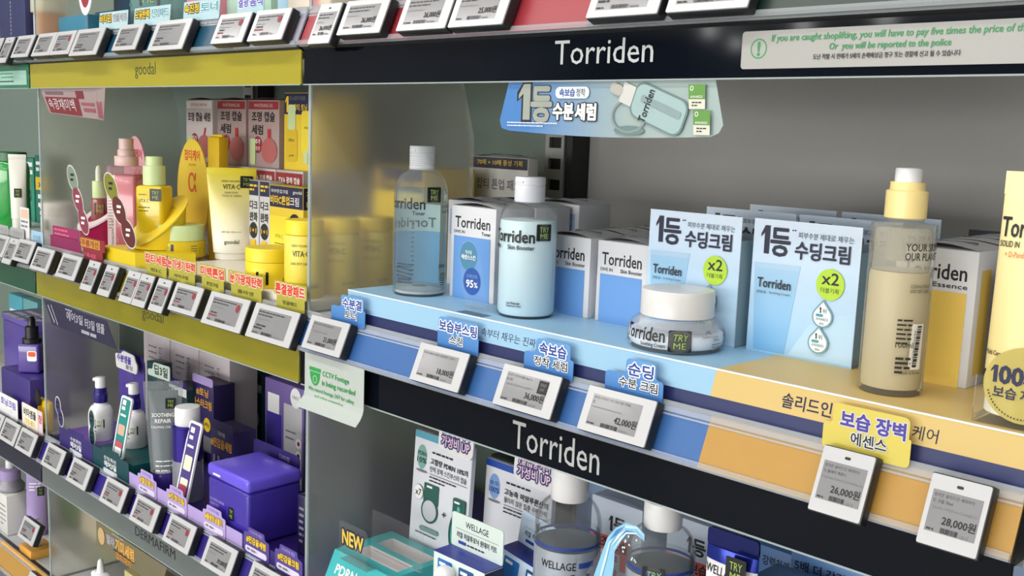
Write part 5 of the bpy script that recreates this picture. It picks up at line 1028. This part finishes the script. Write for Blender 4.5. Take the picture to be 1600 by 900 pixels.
# ================================================================== lower right shelf
ZC1 = ZL[1]-.0022
AQ = paint('tray aqua', (62, 176, 180), .3); WIN = paint('tray white lining', (216, 212, 212), .5)
t = thing('display_tray', 'aqua display tray with two empty slots', 'tray', (-1.052, .800, ZC1))
m = MB(); x0, x1, y0, y1, zt = -.066, .062, .012, .112, .052
ys = [y0, y0+.016, y0+.044, y0+.056, y0+.084, y1]; xs = [x0, x0+.022, x1-.012, x1]
for i in range(3):
    for j in range(5):
        a, b, c, d = xs[i], xs[i+1], ys[j], ys[j+1]
        if i == 1 and j in (1, 3):
            zb = zt-.018; m.add([(a, c, zb), (b, c, zb), (b, d, zb), (a, d, zb)], [(0, 1, 2, 3)], WIN)
            for p, q in (((a, c), (b, c)), ((b, c), (b, d)), ((b, d), (a, d)), ((a, d), (a, c))): m.add([(*p, zb), (*q, zb), (*q, zt), (*p, zt)], [(3, 2, 1, 0)], WIN)
        else: m.add([(a, c, zt), (b, c, zt), (b, d, zt), (a, d, zt)], [(0, 1, 2, 3)], AQ)
yf = -.012
m.add([(x0, yf, 0), (x1, yf, 0), (x1, y0, zt), (x0, y0, zt), (x0, y1, 0), (x1, y1, 0), (x1, y1, zt), (x0, y1, zt)], [(0, 1, 2, 3), (1, 5, 6, 2), (5, 4, 7, 6), (4, 0, 3, 7), (4, 5, 1, 0)], AQ); m.build('tray_body', t)
m = MB(); sl = math.atan2(y0-yf, zt); m.flatm(Matrix.Translation((0, yf, 0)) @ Matrix.Rotation(-sl, 4, 'X'), .0003); m.text('PDRN 10%', -.050, .028, .013, WINK, w=.080, b=.03); m.poly(ell(-.04, .012, .018, .012), paint('tray blue dot', (24, 70, 150), .4)); m.build('printed_front', t)
t = thing('acrylic_sign', 'clear tent sign reading NEW on the aqua tray', 'sign', (-1.0545, .795, ZC1+.0545)); m = MB(); m.prism(rrect(-.030, .030, 0, .054, .005), -.0008, .0008, CLEAR); m.box(-.030, .030, .0, .018, -.0008, .0002, CLEAR); m.build('clear_plate', t)
m = MB(); m.flat(-.0008); m.text('NEW', 0, .024, .0190, paint('sticker gold', (222, 190, 70), .4), w=.045, al='c', b=.04, out=.17, mo=NAVYINK); m.build('new_lettering', t)
t = thing('acrylic_sign', 'clear upright acrylic guard on the aqua tray', 'sign', (-1.020, .848, ZC1+.053)); m = MB(); m.prism(rrect(-.062, .046, 0, .058, .004), -.0008, .0008, CLEAR); m.build('clear_plate', t)
def show_card(name, label, X, Y, w, h, z, strip, egg, t1, t2, t3, t4, pic, lean):
    t = thing(name, label, 'sign', (X, Y, z), group='product show cards', rx=-lean)
    m = MB(); m.box(-w/2, w/2, 0, .008, 0, h, paint('show card white', (226, 228, 236), .4), .0008, 1); m.build('card_board', t)
    m = MB(); m.flat(0); m.rect(-w/2+.0005, w/2-.0005, h-.010, h-.0005, strip); m.poly(ell(-w*.35, h-.036, .0105, .0175), egg); m.text(t1, -w*.35, h-.034, .0055, INK if pic == 'teal' else KINK, w=.0175, al='c', b=.03); m.text(t2, -w*.35, h-.0445, .0075, INK if pic == 'teal' else KINK, w=.0195, al='c', b=.03)
    m.poly(ell(-w*.34, h-.056, .012, .002), GREYINK)
    m.lines(-w*.17, h-.026, w*.60, 1, .005, .0026, INK, 3); m.text(t3, -w*.19, h-.0415, .0085, INK, w=w*.64, b=.025); m.text(t4, -w*.19, h-.0525, .0080, INK, w=w*.63, b=.005); m.line(-w*.19, h-.056, w*.46, h-.056, .0006, INK); m.nx(); m.lines(-w*.19, h-.061, w*.46, 2, .005, .0018, INK, 6)
    P1, P2 = (paint('patch pine', (34, 92, 82), .4), paint('patch aqua', (90, 176, 170), .3)) if pic == 'teal' else (paint('patch ultramarine', (30, 34, 130), .4), paint('patch steel blue', (62, 100, 168), .3))
    if pic == 'teal':
        m.poly(rrect(-w*.27, -w*.01, h-.099, h-.070, .002), P1); m.lines(-w*.22, h-.076, w*.16, 1, .005, .003, WINK, 2); m.poly(ell(-w*.15, h-.1085, .0175, .018), P1); m.poly(ell(-w*.15, h-.1085, .0145, .015), paint('show card grey', (204, 206, 214), .4)); m.poly(ell(-w*.36, h-.087, .010, .0108), GREYINK); m.poly(ell(-w*.36, h-.087, .0096, .0104), WINK); m.text('x7', -w*.36, h-.0915, .009, INK, w=.0125, al='c', b=.02); m.text('+', w*.11, h-.109, .007, INK, w=.0075, al='c', b=.03)
        m.poly(rrect(-w*.30, w*.03, h-.140, h-.133, .0035), paint('pill grey teal', (120, 156, 152), .4)); m.lines(-w*.37, h-.145, w*.5, 1, .005, .0014, INK, 4); m.text('WELLAGE', -w*.12, .006, .0085, GREYINK, w=.041)
    else: m.poly(ell(w*.28, h-.064, .006, .0065), TEALINK); m.poly(ell(w*.42, h-.064, .006, .0065), ORINK)
    cx, cz = w*.36, h-.115 if pic == 'teal' else h-.110
    m.poly(rrect(cx-.0125, cx+.0125, cz-.005, cz+.040, .003), P1); m.poly(ell(cx, cz-.010, .0175, .032), P1); m.poly(ell(cx, cz-.011, .0130, .026), P2); m.poly(rrect(cx-.003, cx+.003, cz+.010, cz+.030, .003), P2); m.poly(ell(cx-.004, cz-.008, .003, .016), paint('patch highlight %s' % pic, (140, 210, 204) if pic == 'teal' else (96, 132, 196), .3)); m.lines(cx-.009, cz+.033, .018, 1, .003, .003, WINK, 2); m.text('WELLAGE', cx+.002, cz-.024, .004, P1, w=.022, rot=pi/2)
    m.build('printed_face', t)
    m = MB(); m.prism(rnd([(-w*.02, h-.014), (w*.48, h-.018), (w*.54, h-.010), (w*.54, h+.022), (-w*.04, h+.022), (-w*.05, h-.006)], .007), -.004, -.0012, WHITEP); m.flat(-.004); PV = paint('topper navy violet', (52, 34, 110), .4)
    m.text('가성비 UP', w*.245, h-.0085, .0150, paint('topper blush', (236, 206, 224), .4), w=w*.47, al='c', b=.025, out=.17, mo=PV); m.text('7일 집중 케어', w*.245, h+.0085, .0120, paint('topper blush', (236, 206, 224), .4), w=w*.45, al='c', b=.025, out=.17, mo=PV)
    m.build('topper_badge', t)
show_card('show_card', 'white show card with aqua stripe and green capsule patch', -1.030, .918, .119, .2050, ZC1+.004, paint('stripe aqua', (84, 164, 186), .4), paint('egg sage', (122, 176, 162), .3), 'PDRN', '10%', '고함량 PDRN 10%의', '탄력 광채 스킨부스터 캡슐', 'teal', rad(3))
show_card('show_card', 'white show card with blue stripe and dark blue capsule patch', -.910, .950, .124, .1890, ZC1+.002, paint('stripe blue', (30, 74, 168), .4), paint('egg blue', (130, 164, 216), .3), '순도', '100%', '고농축 히알루론산의', '몰타지 않은 집중 수분 탄력', 'blue', rad(2))
def kit(X, Y, rot, ry, label, tint):
    t = thing('kit_box', label, 'box', (X, Y, ZC1), rot, 'open kit display boxes', ry=ry); w = .090; MINT = paint('kit card %s' % label[:4], tint, .4); ULT = paint('kit ultramarine', (28, 44, 140), .3); h = .122
    m = MB(); m.box(-w/2, w/2, 0, .030, 0, h, MINT, .0008); m.build('box_body', t)
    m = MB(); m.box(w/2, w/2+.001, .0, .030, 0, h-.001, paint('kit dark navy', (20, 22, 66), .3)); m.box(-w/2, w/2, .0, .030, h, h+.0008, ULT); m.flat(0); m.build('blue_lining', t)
    m = MB(); m.prism(rrect(-w/2, w/2, h, h+.044, .004), .029, .0302, MINT); m.flat(.029); m.text('WELLAGE', 0, h+.029, .0078, INK, w=.040, al='c', b=.01); m.line(-w*.42, h+.0245, w*.42, h+.0245, .0005, GREYINK); m.nx(); m.text('리얼 히알루로닉 원데이 키트', 0, h+.0135, .0075, INK, w=.070, al='c', b=.015); m.poly(rrect(-.032, -.018, h+.006, h+.010, .001), KINK); m.lines(-.016, h+.007, .05, 1, .003, .0018, INK, 3); m.build('header_flap', t)
    m = MB(); m.flat(0)
    for cx, c in ((-.024, paint('patch cyan blue', (34, 110, 190), .4)), (.014, paint('patch ocean', (26, 82, 136), .4))): m.poly(rrect(cx-.013, cx+.013, .02, h-.006, .002), c); m.lines(cx-.010, h-.014, .020, 1, .004, .004, WINK, 2); m.poly(ell(cx, h-.062, .013, .03), NAVYP)
    m.build('printed_face', t)
    return t
kit(-.8555, .801, 0, 0, 'mint kit box with folded header flap in front', (206, 220, 214)); kit(-.820, .862, 0, rad(9), 'pale blue kit box leaning behind the mint one', (196, 214, 234))
t = thing('ampoule_bottle', 'small bottle with white dome cap before the mint kit box', 'bottle', (-.8585, .7985, ZC1) if False else (-.868, .790, ZC1)); m = MB(); m.lathe([(.012, 0), (.0125, .001), (.0125, .088), (.0105, .092)], paint('ampoule white', (214, 218, 226), .3), seg=28); m.build('bottle_body', t); m = MB(); m.lathe([(.0128, .090), (.0132, .092)]+[(.0132*cos(a), .104+.012*sin(a)) for a in [pi/2*i/8 for i in range(9)]], WHITEP, seg=28); m.build('dome_cap', t)
# big silver bottles
SLV = paint('silver label', (176, 186, 198), .22, .5); RNG = paint('ring ultramarine', (34, 62, 150), .3)
def silver_bottle(X, Y, r, zsh, zn, rc, zc0, zc1, ring_z, label, script, flipped):
    t = thing('toner_bottle', label, 'bottle', (X, Y, ZC1), group='silver labelled toner bottles')
    m = MB(); m.lathe([(r*.94, 0), (r, .003), (r, zsh)]+curve(r, zsh, rc*.98, zn)[1:]+[(rc*.9, zc0)], CLEARB, seg=56); m.build('bottle_body', t)
    m = MB(); m.lathe([(0, .006), (r*.95, .006), (r*.955, zsh-.004), (0, zsh-.003)], clear('silver bottle water', (228, 236, 242), .975), seg=48); m.build('liquid', t)
    m = MB(); m.lathe([(r*1.004, .012), (r*1.004, ring_z-.006)], SLV, seg=56, cap=False); m.build('silver_label', t)
    m = MB(); m.lathe([(r*1.006, ring_z-.003), (r*1.006, ring_z)], RNG, seg=56, cap=False); m.build('blue_ring', t)
    m = MB(); p = [(rc*.97, zc0), (rc, zc0+.001), (rc, zc1-.0015), (rc*.97, zc1), (rc*.6, zc1+.0006), (rc*.55, zc1-.001), (0, zc1-.001)]; m.lathe(p, WHITEP)
    if flipped: m.box(-rc*.35, rc*.35, .0, rc*.9, zc1, zc1+.006, WHITEP, .001)
    m.build('cap', t)
    m = MB(); m.cyl(r*1.005); m.text('WELLAGE', rad(-6)*r, ring_z-.0245, .0085, INK, w=.040, b=.012); m.rect(rad(62)*r, rad(92)*r, ring_z-.0225, ring_z-.0165, KINK, 4); m.build('brand_print', t)
    m = MB(); m.cyl(r*1.005, d0=.0009); try_sticker(m, rad(48 if not script else 6)*r, ring_z-.052 if not script else ring_z-.018, .0225, .0230, script); m.build('tester_sticker', t)
silver_bottle(-.7045, .822, .0365, .2075, .238, .0205, .239, .285, .1955, 'large silver labelled bottle with tall white cap', False, False)
silver_bottle(-.580, .822, .0345, .218, .243, .0195, .2445, .2715, .2085, 'silver labelled bottle with open white flip cap', True, True)
CORAL = paint('coral print', (216, 84, 74), .45)
def f_one(m, w, h): m.one(-w*.14, h-.036, .006, .018, INK); m.text('등', -w*.03, h-.0365, .018, INK, w=.016, b=.035); m.rect(-w*.5, w*.30, h-.061, h-.043, CORAL); m.text('건조 보습', -w*.42, h-.058, .013, INK, w=w*.66, b=.03); m.rect(w*.12, w*.34, h-.080, h-.058, CORAL); m.text('히알루', -w*.42, h-.074, .010, CORAL, w=w*.5, b=.02); m.text('주수감', -w*.42, h-.090, .010, CORAL, w=w*.5, b=.02); m.lines(-w*.4, h-.11, w*.7, 3, .014, .006, CORAL, 3)
IB = paint('carton ice blue', (196, 206, 222), .45)
carton('ad_carton', 'ice blue carton with coral lettering between silver bottles', -.700, .900, .074, .07, .2170, f_one, 'ice blue coral lettered cartons', z=ZC1, bodym=IB); carton('ad_carton', 'ice blue carton with coral lettering behind the second silver bottle', -.592, .900, .074, .07, .2250, f_one, 'ice blue coral lettered cartons', z=ZC1, bodym=IB)
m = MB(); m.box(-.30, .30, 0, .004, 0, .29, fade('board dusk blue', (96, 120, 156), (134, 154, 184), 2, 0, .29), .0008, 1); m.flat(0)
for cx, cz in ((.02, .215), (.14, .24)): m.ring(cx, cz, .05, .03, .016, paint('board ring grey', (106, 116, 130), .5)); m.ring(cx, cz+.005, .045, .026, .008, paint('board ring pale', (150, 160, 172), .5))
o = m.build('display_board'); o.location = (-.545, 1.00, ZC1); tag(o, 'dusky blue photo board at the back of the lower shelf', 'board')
t = thing('acrylic_sign', 'clear sign shaped as a blue water splash between silver bottles', 'sign', (-.610, .7935, ZC1))
m = MB(); pts = [(-.052, 0), (.030, 0), (.018, .19)]+[(.012+.019*cos(a), .236+.021*sin(a)) for a in [rad(-60+i*20) for i in range(15)]]+[(-.022, .215), (-.048, .17)]; m.prism(pts, -.0008, .0008, CLEAR); m.build('clear_plate', t)
m = MB(); m.flat(-.0008); SP = [paint('splash pale', (206, 232, 242), .25), paint('splash sky', (140, 196, 226), .25), paint('splash deep', (70, 130, 190), .25)]
L_ = [(.030, .243), (.020, .249), (.006, .248), (-.006, .239), (-.016, .226), (-.022, .208), (-.028, .190), (-.036, .165), (-.040, .10), (-.040, 0)]; R_ = [(.030, .236), (.020, .240), (.008, .237), (.002, .228), (-.006, .214), (-.006, .200), (-.008, .180), (-.004, .16), (-.002, .10), (.0, 0)]
m.put(L_+R_, [(i+1, i, i+len(L_), i+len(L_)+1)[::-1] for i in range(len(L_)-1)], SP[1]); m.nx()
RR = random.Random(4)
for k in range(9):
    a0 = RR.uniform(.08, .92); q0 = RR.randrange(0, 5); q1 = min(len(L_)-1, q0+RR.randrange(2, 5)); wd = RR.uniform(.05, .12); l_ = []; r_ = []
    for i in range(q0, q1+1):
        p, q = Vector(L_[i]), Vector(R_[i]); tp = sin(pi*(i-q0)/max(1, q1-q0))*wd+.01; l_.append(tuple(p.lerp(q, max(0, a0-tp)))); r_.append(tuple(p.lerp(q, min(1, a0+tp))))
    n_ = len(l_); m.put(l_+r_, [(i+1, i, i+n_, i+n_+1)[::-1] for i in range(n_-1)], SP[(0, 0, 2)[k % 3]]); m.nx()
for k in range(12): m.poly(ell(RR.uniform(.0, .026), RR.uniform(.212, .236), .0010, .0013, 8), SP[0])
for k in range(6): m.poly(ell(-.042+RR.uniform(-.006, .004), RR.uniform(.09, .18), .0012, .003, 8, .6), SP[1])
m.build('splash_print', t)
t = thing('cream_tube', 'white tube with metallic blue top and black sticker', 'tube', (-.487, .8045, ZC1)); BF = paint('blue foil', (34, 50, 150), .18, .55)
m = MB(); m.loft(tube_rings(.026, .019, .0275, .0035, .03, .250), WHITEP); m.lathe([(.020, 0), (.021, .001), (.021, .030), (0, .030)], WHITEP); m.build('tube_body', t)
m = MB(); m.loft([[(x*1.01, y*1.02, z) for x, y, z in rg] for rg in tube_rings(.0274, .0060, .0275, .0035, .2395, .2525, 3)], BF); m.prism(rrect(-.0275, .0275, .252, .2695, .004), -.0015, .0015, paint('blue foil dark', (18, 28, 96), .2, .5)); m.build('foil_top', t)
m = MB(); m.map = lambda u, v, d: (u, -(.019-.0155*(v-.03)/.214)*math.sqrt(max(.05, 1-(u/.027)**2))-d, v); m.d = .0012; m.text('WELLAGE', -.026, .2265, .0085, INK, w=.037, b=.012); m.rect(.006, .026, .2205, .224, NAVYP); m.build('brand_print', t)
m = MB(); m.flat(-.0105, d0=.0016); try_sticker(m, .0005, .2265, .0215, .0255); m.build('tester_sticker', t)
BLC = paint('carton denim', (98, 142, 198), .45)
def f_d(m, w, h): m.text('5배 더 강력하게', -w*.46, h-.020, .0105, NAVYINK, w=w*.62, b=.02); m.text('WELLAGE', w*.22, h-.012, .007, INK, w=w*.3); m.rect(w*.2, w*.48, .01, h-.035, WINK)
carton('mask_carton', 'denim blue carton with dark lettering right of the white tube, front', -.425, .815, .098, .05, .2290, f_d, 'denim blue mask cartons', z=ZC1, bodym=BLC, flap=False); carton('mask_carton', 'denim blue carton with dark lettering behind, under black fascia', -.412, .885, .118, .05, .2390, f_d, 'denim blue mask cartons', z=ZC1, bodym=BLC, flap=False)
carton('mask_carton', 'denim blue carton left behind the white tube', -.508, .925, .090, .05, .2140, f_d, 'denim blue mask cartons', z=ZC1, bodym=BLC, flap=False)
carton('pine_carton', 'dark pine green carton between the two show cards', -.985, 1.03, .105, .06, .165, lambda m, w, h: (m.rect(-w*.5, w*.5, h-.05, h-.02, paint('pine stripe', (60, 90, 92), .4)), m.text('%의', w*.1, h-.045, .014, GREYINK, w=.03)), z=ZC1, bodym=paint('carton pine', (18, 52, 54), .4), flap=False)

# ================================================================== top shelf, cropped by the picture's upper edge
Z3 = ZL[3]-.0022
def topbox(name, label, X, Y, w, d, h, rgb, fn=None, rough=.4, cat='carton'):
    m = MB(); m.box(-w/2, w/2, 0, d, 0, h, paint('top %d %d %d' % rgb, rgb, rough), .0015)
    if fn: m.flat(0); fn(m, w, h)
    o = m.build(name); o.location = (X, Y, Z3); tag(o, label, cat)
topbox('navy_carton', 'tall navy carton at the upper left corner', -2.345, .85, .145, .08, .20, (44, 50, 92), lambda m, w, h: m.lines(-.01, .16, .006, 20, .008, .005, GREYINK, 3))
topbox('wooden_stand', 'small white and tan block beside the navy carton', -2.235, .86, .045, .05, .066, (186, 120, 50), lambda m, w, h: m.rect(-w*.45, -w*.05, .0, .06, WHITE)); 
m = MB(); m.box(-.033, .033, -.02, .03, .0, .12, paint('tower ivory', (206, 200, 176), .4), .003); o = m.build('ivory_carton'); o.location = (-2.24, .88, Z3+.0665); tag(o, 'ivory carton resting on the tan block', 'carton')
topbox('teal_carton', 'low teal blue carton right of upper divider', -1.965, .82, .130, .06, .040, (52, 122, 148))
t = thing('oval_wobbler', 'red and white oval tag above the teal carton', 'sign', (-1.860, .80, Z3)); m = MB(); m.prism(ell(0, .083, .029, .050), -.001, .001, WHITEP); m.flat(-.001); m.poly(ell(0, .086, .022, .040), DARKRED); m.lines(-.014, .09, .028, 2, .02, .008, ROSE, 2); m.box(-.004, .004, 0, .001, 0, .05, CLEAR); m.build('oval_card', t)
DTQ = (10, 70, 84)
topbox('pump_bottle_box', 'dark teal carton with rounded pale top edge', -1.900, .85, .075, .06, .048, DTQ, lambda m, w, h: None)
topbox('teal_jar_box', 'deep teal blue tall carton on the top shelf', -1.815, .85, .090, .07, .17, (12, 52, 76), lambda m, w, h: m.lines(-.03, .12, .06, 3, .02, .008, TEALINK, 2))
t = thing('pad_jar', 'big pale teal jar with black sticker on the top shelf', 'jar', (-1.660, .875, Z3)); m = MB(); m.lathe([(.078, 0), (.080, .003), (.080, .10), (.07, .11), (0, .11)], clear('teal jar glass', (136, 176, 172), .45)); m.build('jar_body', t); m = MB(); m.cyl(.080, d0=.0008); try_sticker(m, rad(10)*.08, .036, .040, .035); m.lines(rad(-30)*.08, .05, .04, 2, .012, .005, TEALINK, 2); m.build('tester_sticker', t)
topbox('mint_carton', 'pale mint carton behind the price tags near the divider', -1.440, .86, .16, .06, .11, (170, 206, 186)); topbox('cream_carton', 'cream and rose carton nearest the upper divider', -1.245, .84, .13, .06, .12, (238, 226, 210), lambda m, w, h: (m.rect(w*.1, w*.3, 0, h, ROSE), m.rect(-w*.5, -w*.3, 0, h, paint('ice stripe', (170, 206, 226), .4))))
topbox('rose_carton', 'rose printed carton above the pale talker', -1.530, .84, .09, .05, .09, (214, 130, 150))
def ttk(X, w, t1, ink, t2, ink2, label, out=paint('talker snow outline', (226, 236, 240), .4)):
    def fn(m): m.text(t1, -w*.44, .0095, .0125, ink, w=w*.38, b=.03, out=.14, mo=INK if ink is YELINK else out); m.text(t2, -.0, .0095, .0125, ink2, w=w*.44, b=.03, out=.1, mo=out)
    popcard(X, 3, rnd([(-w*.5, -.002), (w*.46, -.002), (w*.5, .026), (-w*.46, .026)], .002), paint('talker ice', (176, 206, 214), .4), fn, label)
ttk(-1.700, .110, '비타민', YELINK, '앰플세럼', GREYINK, 'ice blue talker with yellow and grey lettering, leftmost above yellow header'); ttk(-1.565, .124, '모공탄력', YELINK, '진정패드', TEALINK, 'ice blue talker second from left above yellow header'); ttk(-1.412, .108, '속진정', YELINK, '토너', TEALINK, 'ice blue talker third from left above yellow header')
ttk(-1.278, .070, '결광', PURINK, '음식', PURINK, 'white talker with purple lettering, rightmost above yellow header')
